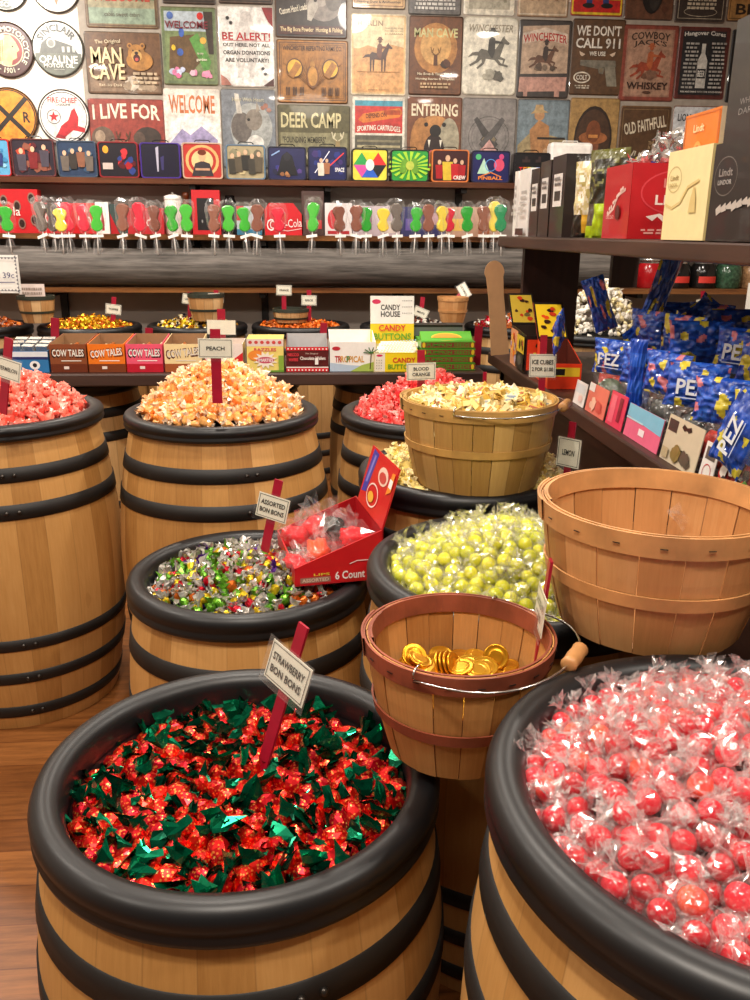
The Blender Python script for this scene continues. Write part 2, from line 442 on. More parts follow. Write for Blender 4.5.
# ------------------------------------------------------------------ room
YW = 5.76
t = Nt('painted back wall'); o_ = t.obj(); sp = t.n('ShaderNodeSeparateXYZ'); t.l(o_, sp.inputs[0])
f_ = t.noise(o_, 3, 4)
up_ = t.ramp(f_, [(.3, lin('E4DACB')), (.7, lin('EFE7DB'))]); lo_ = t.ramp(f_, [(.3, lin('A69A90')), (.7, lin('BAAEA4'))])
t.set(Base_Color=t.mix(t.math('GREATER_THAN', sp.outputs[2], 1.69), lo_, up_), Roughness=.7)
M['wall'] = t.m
t = Nt('warm laminate floor'); o_ = t.obj(); br = t.n('ShaderNodeTexBrick')
br.inputs['Scale'].default_value = 1; br.inputs['Brick Width'].default_value = 1.1; br.inputs['Row Height'].default_value = .115
br.inputs['Mortar Size'].default_value = .0018; br.inputs['Color1'].default_value = lin('75461F'); br.inputs['Color2'].default_value = lin('925E30'); br.inputs['Mortar'].default_value = lin('6A3C1A')
br.offset = .37; t.l(o_, br.inputs['Vector'])
g_ = t.noise(t.mapping(o_, (1.6, 18, 1)), 3, 6, .7)
k_ = t.ramp(g_, [(.3, (.42, .36, .3, 1)), (.65, (1.05, 1.0, .95, 1))])
t.set(Base_Color=t.mix(1., br.outputs[0], k_, 'MULTIPLY'), Roughness=.38)
M['floor'] = t.m
M['side_wall'] = simple('side wall paint', 'B8A898', .8)
M['ceil'] = simple('ceiling paint', 'D8D0C4', .9)
bm = bmesh.new(); box(bm, -3.4, -2.2, -.1, 3.8, YW+.1, 0); struct('floor', bm, 'floor')
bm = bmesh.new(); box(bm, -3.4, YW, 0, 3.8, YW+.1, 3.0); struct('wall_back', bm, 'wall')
bm = bmesh.new(); box(bm, -3.4, -2.2, 0, -3.3, YW, 3.0); struct('wall_left', bm, 'side_wall')
bm = bmesh.new(); box(bm, 3.7, -2.2, 0, 3.8, YW, 3.0); struct('wall_right', bm, 'side_wall')
bm = bmesh.new(); box(bm, -3.4, -2.2, 3.0, 3.8, YW+.1, 3.1); struct('ceiling', bm, 'ceil')

# ------------------------------------------------------------------ wall shelves
def wall_shelf(z, y0, mat, label, bxs, x0=-3.2, x1=3.4, th=.03, drop=.2):
    t = empty('wall_shelf', (0, 0, 0), label, 'shelf')
    bm = bmesh.new()
    n = 90; rg = random.Random(int(z*100)); prev = None
    # live-edge front, slightly wavy
    vs = []
    for i in range(n+1):
        x = x0+(x1-x0)*i/n; y = y0+.012*noise.noise((x*3, z, 0))+rg.uniform(-.004, .004)
        vs.append((bm.verts.new((x, y, z-th)), bm.verts.new((x, y-.006, z)), bm.verts.new((x, YW-.002, z)), bm.verts.new((x, YW-.002, z-th))))
    for A, B in zip(vs, vs[1:]):
        for k in range(4): bm.faces.new((A[k], B[k], B[(k+1) % 4], A[(k+1) % 4]))
    bm.faces.new(vs[0]); bm.faces.new(vs[-1][::-1])
    bmesh.ops.recalc_face_normals(bm, faces=bm.faces)
    obj('board', bm, mat, t)
    for x in bxs:
        bm = bmesh.new(); box(bm, x-.022, YW-.03, z-th-drop, x+.022, YW-.001, z-th); box(bm, x-.018, y0+.05, z-th-.03, x+.018, YW-.02, z-th)
        obj('bracket', bm, 'bracket', t)
    return t
BX = [at_Y(px, 250, YW).x for px in (-60, 65, 192, 265, 327, 395, 458, 600, 690)]
wall_shelf(1.695, 5.50, 'shelf_dark', 'topmost wall plank shelf holding the row of printed tin lunch boxes', [at_Y(px, 200, YW).x for px in (197, 327, 458)], drop=.27)
wall_shelf(1.375, 5.42, 'shelf_wood', 'middle wall plank shelf with red soda tins standing behind the lollipops', [at_Y(px, 245, YW).x for px in (-60, 197, 265, 458)], drop=.27)
wall_shelf(1.070, 5.36, 'shelf_wood', 'lowest wall plank shelf running under the thick grey log', [at_Y(px, 300, YW).x for px in (65, 265, 395, 620)], drop=.35)

# grey log lying on the lowest shelf
bm = bmesh.new(); rings = []
nL = 70; nA = 28; xl0, xl1 = -3.1, 1.95
for i in range(nL+1):
    x = xl0+(xl1-xl0)*i/nL
    rr = .112+.006*noise.noise((x*1.3, 4, 1))
    rings.append([bm.verts.new((x, 5.40+(rr+.004*noise.noise((x*4, k*.9, 0)))*math.cos(2*PI*k/nA), 1.19+.006*math.sin(x*2)+(rr+.004*noise.noise((x*4, k*.9, 7)))*math.sin(2*PI*k/nA))) for k in range(nA)])
for A, B in zip(rings, rings[1:]):
    for k in range(nA): bm.faces.new((A[k], B[k], B[(k+1) % nA], A[(k+1) % nA])).smooth = True
bm.faces.new(rings[0]); bm.faces.new(rings[-1][::-1]); bmesh.ops.recalc_face_normals(bm, faces=bm.faces)
tag(obj('log', bm, 'log'), 'long thick weathered grey log lying along the lowest wall shelf', 'log')

x_ = at_Y(82, 60, YW).x
bm = bmesh.new(); box(bm, x_, YW-.006, 1.70, 3.3, YW-.0005, 2.75); tag(obj('sign_backboard', bm, simple('grey display panel', '9A9084', .6)), 'flat grey-brown backboard behind the rows of tin signs', 'backboard')
# ------------------------------------------------------------------ tin signs on the back wall
YS = YW-.012
def wall_rect(x0, y0, x1, y1, Y=YS):
    xm, ym = (x0+x1)/2, (y0+y1)/2
    X0 = at_Y(x0, ym, Y).x; X1 = at_Y(x1, ym, Y).x; Z1 = at_Y(xm, y0, Y).z; Z0 = at_Y(xm, y1, Y).z
    return X0, X1, Z0, Z1
def tin_sign(rect, bg, label, draw, rim='6A5A48', rz=0, r=.012):
    X0, X1, Z0, Z1 = wall_rect(*rect)
    w, h = (X1-X0)+.001, (Z1-Z0)+.001
    bm = bmesh.new(); c = []
    # thin sheet with rounded corners and a rolled edge
    for cx, cy, a in ((w/2-r, h/2-r, 0), (-w/2+r, h/2-r, 90), (-w/2+r, -h/2+r, 180), (w/2-r, -h/2+r, 270)):
        for k in range(4): c.append((cx+r*math.cos(R_(a+k*30)), cy+r*math.sin(R_(a+k*30))))
    def ringv(s, y): return [bm.verts.new((x*s if abs(x) else 0, y, z*s)) for x, z in c]
    A = ringv(1, .006); B = ringv(1, 0); Cc = ringv(.97, -.002)
    fs = []
    for P, Q in ((A, B), (B, Cc)):
        for i in range(len(c)): fs.append(bm.faces.new((P[i], P[(i+1) % len(c)], Q[(i+1) % len(c)], Q[i])))
    paint(bm, fs, rim); ff = bm.faces.new(Cc[::-1]); bk = bm.faces.new(A); paint(bm, [ff], bg); paint(bm, [bk], rim)
    bmesh.ops.recalc_face_normals(bm, faces=fs+[ff, bk])
    a = Art(w*.965, h*.965); draw(a); a.apply(bm, panel((0, -.0022, 0), (1, 0, 0), (0, 0, 1)))
    o = obj('tin_sign', bm, 'tin', None, loc=((X0+X1)/2, YS, (Z0+Z1)/2), rot=(0, rz, 0))
    return tag(o, label, 'sign', 'metal signs on the back wall')

def d(a):
    a.rect(.03,.05,.97,.95,'7C8A6C'); a.rect(.03,.05,.97,.3,'8DA08A'); a.rect(.03,.3,.97,.42,'A09878'); a.text('WELCOME',.5,.5,.82,.2,'B4402C'); a.text('TO THE CABIN',.5,.78,.7,.1,'3A2E22'); a.text('cabin sweet cabin',.5,.2,.5,.07,'5A4A38',False); a.frame(.006,'6E5038',.004)
tin_sign((84,-38,157,28),'8A7A5A','faded green and tan landscape tin sign reading WELCOME in red, above the growling bear one',d,'70523C')
for rc,bg,lb,kind in (((160,-76,214,4),'4A3A30','dark brown tin sign cut by the top edge, above the birdhouse WELCOME sign',0),((217,-76,272,4),'5A463A','brown tin sign cut by the top edge, above the BE ALERT sign',1)):
    tin_sign(rc,bg,lb,lambda a: (a.frame(.006,'2C2018',.006), blobs(a,.1,.9,.2,.9,12,['6A5040','3A2C24','7A6450'],3)),'3A2A20')
def d(a):
    a.rect(.02,.2,.98,.97,'3C3430'); a.ell(.3,.9,.3,.32,'C83020'); a.ell(.3,.9,.25,.26,'E8B020'); a.text('ARMS',.3,.86,.42,.2,'24408A',rot=.15)
    a.ell(.68,.5,.26,.26,'8A8078'); a.ell(.62,.62,.14,.16,'A39A90'); a.poly([(.45,.5),(.55,.7),(.6,.45),(.5,.24),(.44,.26)],'B8B0A4'); a.ell(.56,.56,.025,.03,'14100C',8); a.ell(.82,.6,.12,.2,'6A625A')
    a.text('Custom Hand Loads',.24,.42,.4,.1,'F0E6D0',rot=.2); a.rect(.02,.03,.98,.17,'4A1E14'); a.text('The Big Bore Powder  Hunting & Fishing',.5,.1,.9,.09,'E8D0A0')
tin_sign((275,-30,347,38),'3A302C','landscape tin sign with a grey rhinoceros head beside a yellow and red disc',d,'5A4030')
tin_sign((352,-66,406,9),'CBA878','tan tin sign cut by the top edge, above the mounted rifleman sign',lambda a:(a.rect(.03,.03,.97,.97,'C9A06A'),a.text('Hunting Guns & Ammunition',.5,.08,.85,.05,'3C2414'),a.frame(.004,'7A5030',.008),blobs(a,.1,.9,.25,.9,8,['A07040','80502C'],5)))
tin_sign((409,-62,462,15),'6A6662','grey tin sign with tiny white lines of type, cut by the top edge',lambda a:(a.rect(.03,.03,.97,.97,'6E6A68'),lines_of_text(a,.1,.9,.04,.22,3,'D8D4CC',2)),'4A4642')
tin_sign((465,-62,516,15),'E4DCC8','pale tin sign with a white frame and misty picture, cut by the top edge',lambda a:(a.rect(.08,.06,.92,.94,'B9B29E'),blobs(a,.1,.9,.08,.6,10,['9C957E','CFC8B2','A8A28E'],8)),'F0EADA')
tin_sign((519,-62,570,17),'C4A888','sandy tin sign with a worn cream border, cut by the top edge',lambda a:(a.frame(.006,'E4D2B8',.004),blobs(a,.1,.9,.1,.8,10,['A88868','B89878','D0B898'],9)),'9A7A60')
def d(a):
    a.rect(.03,.03,.97,.97,'E8C22A'); a.rect(.03,.03,.97,.2,'C8201C'); a.poly([(.3,.5),(.42,.5),(.4,.12),(.28,.12)],'2C3C78'); a.poly([(.58,.5),(.7,.5),(.74,.12),(.62,.12)],'2C3C78'); a.ell(.33,.12,.12,.035,'14100E'); a.ell(.7,.12,.12,.035,'14100E'); a.rect(.25,.5,.75,.8,'B03020')
tin_sign((573,-62,625,16),'E8C22A','bright yellow tin sign with red bottom strip and two legs, cut by the top edge',d,'A03020')
tin_sign((627,-60,676,20),'6A4430','brown tin sign with a dark saddle shape, cut by the top edge',lambda a:(blobs(a,.05,.95,.05,.9,10,['8A5A3C','5A3424'],4),a.ell(.55,.4,.24,.34,'1C1614'),a.ell(.6,.3,.12,.2,'33302E')),'4A2C1E')
tin_sign((678,-60,729,23),'3E3430','charcoal tin sign with a curly cream border, cut by the top edge',lambda a:(a.frame(.003,'CFC2AA',.014),a.ring(.5,.12,.34,.06,.003,'CFC2AA'),lines_of_text(a,.2,.8,.14,.3,3,'D8CCB4',6)),'5A4A40')
tin_sign((731,-60,782,22),'B88A50','ochre tin sign with a big dark B, cut by the top edge',lambda a:(a.text('BEER',.6,.14,.9,.14,'2A1A10'),a.frame(.004,'5A3A1E',.006)),'5A3A1E')

def d(a):
    a.rect(.02,.02,.98,.98,'6B4A2E'); a.rect(.02,.02,.98,.3,'8A7058'); blobs(a,.4,.95,.02,.22,10,['C8B49A','AC967C','DCCDB8'],3,.05,.12); blobs(a,.05,.5,.3,.9,8,['5C3E26','74502F'],5)
    bear(a,.68,.66,.36,'B07A38','6A3E18'); a.text('The Original',.3,.84,.34,.08,'E8D8B4',False,.05); a.text('MAN',.27,.62,.42,.27,'F0DAA8'); a.text('CAVE',.27,.35,.48,.27,'F0DAA8'); a.text('Est. by Dad',.3,.12,.3,.06,'E0D0B0',False)
    lines_of_text(a,.6,.96,.36,.14,3,'C8B090',3)
tin_sign((86,32,162,94),'6B4A2E','landscape brown tin sign with a growling bear reading MAN CAVE in cream letters',d,'5A4A3A')
def d(a):
    a.rect(.05,.04,.95,.96,'7C8C5C'); a.rect(.05,.7,.95,.96,'B8C4CC'); a.poly([(.1,.2),(.14,.62),(.6,.66),(.7,.3),(.5,.14)],'6A5030'); a.poly([(.5,.6),(.66,.68),(.9,.3),(.8,.1)],'5E9A46')
    a.poly([(.78,.96),(.95,.96),(.95,.4),(.86,.4)],'3A2C22'); a.ell(.72,.9,.06,.05,'C8281C'); a.ell(.2,.48,.04,.04,'E8C030',8); a.ell(.32,.42,.06,.05,'3E62B4'); a.ell(.16,.9,.06,.05,'5272B8'); a.ell(.36,.68,.05,.06,'3E62B4'); a.ell(.76,.58,.06,.045,'E0B048')
    blobs(a,.06,.45,.06,.24,9,['E080A8','6A78C0','C8D0E8','D86890'],7,.05,.08); blobs(a,.45,.94,.05,.2,7,['E890B0','7AA050','E8C0D0'],8,.05,.08); a.text('WELCOME',.46,.78,.8,.1,'7A2430'); a.text('to my',.7,.4,.12,.04,'E8E0C8'); a.text('garden',.72,.32,.2,.05,'E8E0C8')
tin_sign((162,7,217,85),'6F7E58','portrait tin sign with birds, flowers and a birdhouse reading WELCOME',d,'6A6A4A')
def d(a):
    a.poly([(.42,.92),(.58,.94),(.66,.75),(.7,.5),(.66,.28),(.62,.08),(.54,.1),(.52,.3),(.46,.3),(.4,.1),(.32,.1),(.34,.4),(.3,.62)],'DCD6D0'); a.ell(.5,.88,.1,.07,'CFC8C2'); 
    a.text('BE ALERT!',.5,.635,.9,.1,'B4121C'); a.rect(.05,.575,.95,.582,'B4121C')
    for i,s in enumerate(('OUT HERE, NOT ALL','ORGAN DONATIONS','ARE VOLUNTARY!')): a.text(s,.5,.52-.095*i,.88-.06*(i==2)*1,.055,'2C2826')
    for x,y in ((.16,.86),(.22,.8),(.8,.22),(.84,.16)): a.ell(x,y,.035,.026,'4A4644',8); a.ell(x,y,.016,.012,'14100E',8)
    a.poly([(.8,1),(1,1),(1,.76),(.92,.82),(.86,.9)],'8E1418'); a.poly([(0,.0),(.2,0),(.12,.08),(0,.14)],'B87868'); a.poly([(.8,0),(1,0),(1,.1)],'4A1A14')
tin_sign((219,6,274,87),'F2EEE8','white tin sign reading BE ALERT in red over three lines of black capitals',d,'CFC6BC')
def d(a):
    a.rect(.02,.02,.98,.98,'A8702C'); a.frame(.005,'5A3412',.008); a.frame(.002,'5A3412',.02); a.text('WINCHESTER REPEATING ARMS CO.',.5,.88,.86,.08,'4A2A10')
    for i in range(-7,8): a.line([(.5,.2),(.5+i*.06,.74-abs(i)*.015)],.0022,'7A4A1C')
    for x in (.24,.76): a.ell(x,.55,.12,.16,'5A3412'); a.ell(x,.55,.105,.14,'E2AC38'); a.poly([(x-.1,.44),(x+.02,.66),(x+.1,.6),(x-.02,.38)],'A8702C')
    a.ell(.5,.42,.09,.2,'7A4A1C'); a.ell(.5,.42,.07,.16,'C08838'); a.poly([(.46,.58),(.5,.72),(.54,.58)],'C08838')
    for x in (.14,.24,.34,.66,.76,.86): 
        for k in range(3): a.rect(x-.03+k*.022,.1,x-.016+k*.022,.24,'4A2A10')
tin_sign((277,40,348,103),'A8702C','landscape golden brown tin sign with a bullet between two yellow discs',d,'6A4420')
def d(a):
    a.rect(.03,.02,.97,.98,'DCA468'); a.rect(.03,.58,.97,.98,'EAD2A4'); a.poly([(.03,.55),(.3,.62),(.5,.58),(.7,.64),(.97,.6),(.97,.5),(.03,.48)],'CE9A60'); a.text('MARLIN',.34,.9,.48,.07,'8A7250'); 
    for i in range(3): a.text(('CARBINES AND RIFLES','FOR SADDLE AND','SCABBARD')[i],.78,.84-.035*i,.34,.022,'6A5A44',False)
    horse_rider(a,.5,.48,.62,'4A2A1C','6A3A24',1,False); a.rect(.1,.28,.9,.285,'A87A48'); a.text('genuine firearms',.5,.05,.4,.02,'5A4028',False)
tin_sign((351,14,406,95),'E0B880','portrait sandy tin sign with a rifleman on a standing brown horse',d,'EADCC0')
def d(a):
    a.rect(.03,.02,.97,.98,'6E4222'); a.ell(.5,.6,.42,.33,'B47C40'); a.ell(.5,.62,.3,.24,'D0A060'); a.text('MAN CAVE',.5,.8,.84,.12,'C8C48A'); deer(a,.5,.5,.34,'5A3218','7A5428'); blobs(a,.55,.9,.3,.5,4,['3C2212','5A3018'],4,.06,.1)
    a.text('No Boss & Time Clock',.5,.26,.7,.035,'F0E0C0'); a.text('Hunting Stories & Trophies',.5,.19,.76,.035,'F0E0C0'); lines_of_text(a,.2,.8,.06,.15,2,'C8A880',4)
tin_sign((409,16,462,95),'6E4222','dark brown portrait tin sign with a leaping deer and pale MAN CAVE lettering',d,'4A2C18')
def d(a):
    a.text('WINCHESTER',.5,.87,.86,.1,'9C917C',slant=.2); horse_rider(a,.5,.52,.86,'6A655A','3C3934'); blobs(a,.3,.8,.14,.4,7,['8C8676','5C584E','B4AE9C'],3,.07,.13)
tin_sign((463,17,517,95),'E6E0CE','cream portrait tin sign with a plain grey galloping horse and rider',d,'CFC8B4',r=.03)
def d(a):
    a.rect(0,0,1,1,'3C3430'); a.poly([(.04,.3),(.97,.32),(.96,.96),(.05,.93)],'BCA087'); a.poly([(.02,.06),(.96,.08),(.97,.27),(.03,.26)],'C49484'); a.rect(.12,0,.2,.1,'C49484'); a.rect(.74,0,.84,.1,'C49484')
    a.poly([(.06,.7),(.5,.76),(.94,.7),(.94,.84),(.5,.92),(.06,.84)],'D8C4B0'); a.text('WINCHESTER',.5,.76,.86,.11,'B02A20',arc=.35); horse_rider(a,.5,.5,.66,'6A4632','3C2A22'); blobs(a,.25,.75,.33,.45,4,['8A7460','5A4638'],3,.06,.1)
tin_sign((518,20,570,98),'3C3430','rustic plank-shaped tin sign with red arched lettering over a galloping rider',d,'3A322E')
def d(a):
    a.rect(.02,.02,.98,.98,'5E4128'); a.text("WE DON'T",.5,.86,.88,.14,'EFE8DC'); a.text('CALL 911',.5,.69,.88,.14,'EFE8DC'); a.text('WE USE',.5,.55,.32,.06,'F4EEE0')
    for f in (-1,1): a.poly([(.5+f*.24,.54),(.5+f*.36,.58),(.34*f+.5,.53),(.5+f*.3,.51)],'D8C0A8')
    pistol(a,.55,.4,.76,'7C7668','8E8776',1); a.ell(.22,.22,.17,.08,'E6DCC8'); a.ell(.22,.22,.145,.06,'5E4128'); a.text('COLT',.22,.22,.22,.07,'F0E8D8'); lines_of_text(a,.08,.38,.06,.12,2,'D0C4B0',4)
tin_sign((571,19,623,95),'5E4128',"brown portrait tin sign reading WE DON'T CALL 911 with a grey pistol",d,'4A3018')
def d(a):
    a.rect(.06,.04,.94,.96,'A87C68'); a.rect(.09,.06,.91,.94,'B48C74'); a.text('COWBOY',.5,.85,.72,.1,'3E2A20',arc=.3); a.text("JACK'S",.5,.75,.62,.09,'3E2A20',arc=.3); horse_rider(a,.5,.45,.74,'A0452C','B86038'); blobs(a,.3,.7,.26,.36,5,['6E4A38','8A6450'],2,.06,.1); a.text('WHISKEY',.5,.19,.78,.1,'3A2018'); a.ell(.5,.1,.08,.02,'5A3A2C')
tin_sign((621,25,676,101),'8E4436',"rust-framed portrait tin sign with a red galloping horse and dark curved lettering",d,'7A3A2C')
def d(a):
    a.rect(.06,.04,.94,.96,'26282C'); a.text('Hangover Cures',.5,.9,.84,.08,'E8E6DE',arc=.3)
    a.poly([(.46,.78),(.54,.78),(.54,.64),(.6,.54),(.6,.14),(.4,.14),(.4,.54),(.46,.64)],'D8D6CE'); a.rect(.41,.28,.59,.42,'26282C'); a.text('BEER',.5,.35,.15,.09,'E8E6DE')
    lines_of_text(a,.1,.38,.8,.12,12,'B8B6B0',3,.0022,.5); lines_of_text(a,.62,.92,.8,.12,12,'B8B6B0',5,.0022,.5); a.text('RISE AND SHINE WITH THE GOOD FOLKS',.5,.075,.86,.025,'D8D4CC')
tin_sign((677,27,727,99),'5A2824','black chalkboard-style tin sign with a white BEER bottle between columns of type',d,'6A2A26')
tin_sign((729,30,780,103),'17171A','black tin sign with large white letters starting LI, mostly hidden by a tall black box',lambda a:(a.text('lifestyle',.8,.72,1.3,.2,'F0F0EC'),),'2A2A2C')

def d(a):
    a.rect(.02,.02,.98,.98,'9A3E32'); a.text('I LIVE FOR',.5,.8,.92,.24,'F4E8D2',arc=.12)
    a.ell(.16,.38,.16,.2,'6A5444'); a.ell(.12,.42,.07,.1,'A89078'); deer(a,.44,.32,.34,'B8A07C','5A3A24'); a.ell(.78,.42,.18,.16,'3E3028'); a.ell(.66,.4,.08,.1,'5A463A'); a.rect(.68,.2,.71,.34,'2C221C'); a.rect(.86,.2,.89,.34,'2C221C'); a.text('HUNTING SEASON',.5,.1,.84,.12,'F4E8D2')
tin_sign((90,99,165,164),'9A3E32','landscape red tin sign reading I LIVE FOR over wild game animals',d,'7A3028')
def d(a):
    a.text('WELCOME',.5,.82,.84,.24,'D0794A'); a.ell(.5,.42,.46,.28,'F4F0EC'); a.poly([(.05,.3),(.3,.5),(.45,.42),(.66,.54),(.95,.36),(.95,.2),(.05,.2)],'A79CC4'); a.poly([(.05,.22),(.4,.32),(.95,.26),(.95,.06),(.05,.06)],'8E7AA8'); blobs(a,.3,.75,.06,.3,7,['B06A48','8A5038'],3,.05,.09)
tin_sign((165,89,221,168),'F0E6DA','cream portrait tin sign with orange WELCOME over lilac mountains',d,'E8DCCE')
def d(a):
    a.rect(.02,.02,.98,.98,'7E838A'); a.ell(.55,.5,.4,.34,'A8AAA6'); a.ell(.36,.52,.2,.2,'6A625C'); a.ell(.6,.62,.16,.14,'8A8074'); a.poly([(.28,.7),(.24,.96),(.32,.95),(.38,.7)],'CFC8BC'); a.poly([(.64,.72),(.66,.86),(.72,.74)],'9A8E80'); a.ell(.62,.32,.16,.1,'E4E0D8'); a.ell(.5,.62,.03,.02,'1C1814',8); blobs(a,.7,.95,.7,.95,3,['9C6A58','B08070'],3,.05,.08); a.text('Hunt With Heart',.5,.88,.6,.05,'CFC8A8',False)
tin_sign((222,89,276,168),'7E838A','misty grey-blue portrait tin sign with woodland animals, right of the orange WELCOME one',d,'6A6660')
def d(a):
    a.rect(.02,.55,.98,.98,'5A5434'); a.rect(.02,.3,.98,.55,'8C8664'); a.rect(.02,.02,.98,.3,'6A6440'); a.text('DEER CAMP',.46,.76,.86,.26,'D6CA9A'); a.text('"FOUNDING MEMBERS"',.36,.43,.62,.11,'3A3420'); a.text("AIN'T NO PLACE",.4,.16,.66,.16,'E6DCB8'); deer(a,.84,.4,.3,'A08A5C','E0D6B4')
tin_sign((278,105,350,166),'5A5434','landscape olive tin sign reading DEER CAMP with an antlered deer at right',d,'4A442C')
def d(a):
    a.rect(.04,.55,.96,.97,'C83832'); a.rect(.04,.9,.96,.97,'4A9AB0'); a.poly([(.1,.72),(.2,.8),(.9,.88),(.96,.82),(.9,.76),(.2,.68)],'D87A30'); a.rect(.6,.79,.92,.85,'B04820'); a.text('DEPEND ON',.45,.78,.4,.06,'5A2010',rot=.08); a.text('SPORTING CARTRIDGES',.5,.6,.84,.07,'F6EEDE',arc=.3); a.rect(.04,.03,.96,.52,'5E5A4C')
    for i in range(6): a.rect(.08,.08+i*.07,.92,.11+i*.07,('C0B48C','8C8468')[i%2])
tin_sign((352,97,405,176),'E6E0D0','portrait tin sign with a big orange cartridge over SPORTING CARTRIDGES on red',d,'C8C0B0')
def d(a):
    a.rect(.02,.02,.98,.98,'7A4A30'); a.text('ENTERING',.5,.85,.88,.16,'F0E2C4'); a.ell(.5,.42,.46,.36,'C08850'); a.ell(.25,.45,.2,.3,'B07A44'); a.ell(.78,.45,.2,.3,'A8A088'); a.ell(.5,.3,.2,.24,'2A1814'); a.ell(.48,.2,.12,.13,'C8586A'); a.ell(.52,.58,.11,.08,'1C1410'); a.ell(.34,.66,.04,.03,'1C1410',8); a.ell(.68,.66,.04,.03,'1C1410',8)
    for f in (.38,.6): a.poly([(f,.46),(f+.05,.46),(f+.025,.36)],'F0EAD8')
tin_sign((407,97,461,176),'7A4A30','portrait tin sign reading ENTERING over a roaring bear with open mouth',d,'6A3E28')
def d(a):
    a.rect(.02,.02,.98,.98,'8A8480'); a.ring(.5,.5,.4,.28,.004,'5E5854'); a.ring(.5,.5,.34,.24,.002,'5E5854'); pistol(a,.44,.54,.7,'4A4644','C88A80',1,-.85); pistol(a,.56,.54,.7,'5C5856','D8A8A0',-1,.85)
tin_sign((462,98,515,176),'8A8480','grey portrait tin sign with two crossed revolvers',d,'6E6864')
def d(a):
    a.rect(.02,.02,.98,.98,'7C8C94'); a.rect(.02,.02,.98,.4,'9A7850'); a.poly([(.02,.4),(.3,.6),(.98,.48),(.98,.36),(.02,.3)],'A8946C'); a.poly([(.3,.25),(.24,.6),(.42,.74),(.62,.66),(.66,.3)],'B88454'); a.ell(.42,.8,.1,.07,'C49468'); a.poly([(.24,.82),(.6,.84),(.5,.87),(.48,.94),(.34,.94),(.32,.87)],'C0A070'); a.rect(.4,.48,.95,.51,'2C241E'); blobs(a,.35,.85,.05,.38,8,['C86438','6A4A32','D8B088','44546A'],5,.07,.12)
tin_sign((516,99,568,176),'6E7C84','portrait tin sign painting of a cowboy in a tan hat aiming a long rifle',d,'5A5048')
def d(a):
    a.rect(.02,.02,.98,.98,'AE8A54'); a.ell(.5,.5,.4,.42,'2E2018'); a.ell(.5,.5,.36,.38,'4C3424'); a.poly([(.3,.18),(.42,.32),(.6,.32),(.74,.18),(.5,.1)],'8EA0BC'); a.ell(.5,.42,.13,.14,'8A5238'); a.ell(.5,.52,.3,.08,'A4643A'); a.ell(.5,.6,.15,.14,'7E4628'); a.rect(.4,.52,.6,.56,'D8904C')
tin_sign((568,98,617,180),'AE8A54','tan portrait tin sign with a dark oval portrait under a brown hat',d,'8A6A3C')
def d(a):
    a.rect(.02,.02,.98,.98,'5C4028'); a.frame(.002,'A88A60',.012); a.text('OLD FAITHFULL',.5,.76,.86,.16,'E8DAC0',rot=.2); a.text('THE BEST',.74,.52,.28,.05,'B89A74'); a.text('IN THE WEST',.74,.46,.28,.05,'B89A74'); a.text('WHISKEY',.5,.3,.8,.16,'E8DAC0',rot=-.25)
tin_sign((618,106,668,182),'5C4028','dark brown portrait tin sign with slanting cream whiskey lettering and no picture',d,'7A5A3A')
def d(a):
    a.rect(.03,.03,.97,.97,'DCE0E4'); a.text('LION COUNTRY',.5,.86,.84,.1,'3A3E44'); a.poly([(.05,.05),(.05,.4),(.4,.6),(.7,.5),(.95,.6),(.95,.05)],'A8B4BE')
tin_sign((670,106,722,182),'DCE0E4','white and pale blue tin sign reading LION COUNTRY behind the orange chocolate box',d,'8A6A5A')

# round signs
def round_sign(cx, cy, r, bg, rimc, label, draw):
    p = at_Y(cx, cy, YS); R = abs(at_Y(cx+r, cy, YS).x-p.x)
    bm = bmesh.new(); n = 48
    ringsr = [(R, .008), (R, -.004), (R*.97, -.008), (R*.94, -.005)]
    rv = [[bm.verts.new((q*math.cos(2*PI*i/n), y, q*math.sin(2*PI*i/n))) for i in range(n)] for q, y in ringsr]
    fs = [bm.faces.new((A[i], A[(i+1) % n], B[(i+1) % n], B[i])) for A, B in zip(rv, rv[1:]) for i in range(n)]
    paint(bm, fs, rimc); ff = bm.faces.new(rv[-1][::-1]); paint(bm, [ff], bg); bk = bm.faces.new(rv[0]); paint(bm, [bk], rimc)
    bmesh.ops.recalc_face_normals(bm, faces=fs+[ff, bk])
    a = Art(2*R, 2*R); draw(a, R); a.apply(bm, panel((0, -.0053, 0), (1, 0, 0), (0, 0, 1)))
    return tag(obj('round_sign', bm, 'tin', None, loc=(p.x, YS, p.z)), label, 'sign', 'round metal signs on the back wall')
def d(a, R):
    a.ell(.5,.5,.46,.46,'4A1C18',40); a.ell(.5,.5,.3,.3,'E8D8B0',40); a.ell(.5,.5,.28,.28,'8E2420',40)
    S = lambda P: [(.5+(x-.5)*1.18, .5+(y-.5)*1.18) for x, y in P]
    a.poly(S([(.38,.28),(.34,.6),(.42,.72),(.56,.72),(.64,.62),(.69,.5),(.64,.46),(.64,.38),(.56,.34),(.54,.26)]),'E2C688'); a.poly(S([(.26,.30),(.3,.6),(.4,.74),(.48,.72),(.42,.5),(.4,.28)]),'F0DCA8')
    for k in range(4): a.line([(.28+k*.03,.3),(.33+k*.03,.66)],.004,'A87848')
    a.ell(.6,.56,.015,.015,'3A1410',8); a.circ_text('INDIAN MOTORCYCLE',.5,.5,R*.74,R*.2,'F4EAD0',75,230); a.circ_text('- 1901 -',.5,.5,R*.74,R*.2,'F4EAD0',-90,60,True)
round_sign(8,50,26,'4A1C18','3A2620','dark maroon round sign with a tan profile head and MOTORCYCLE around its edge',d)
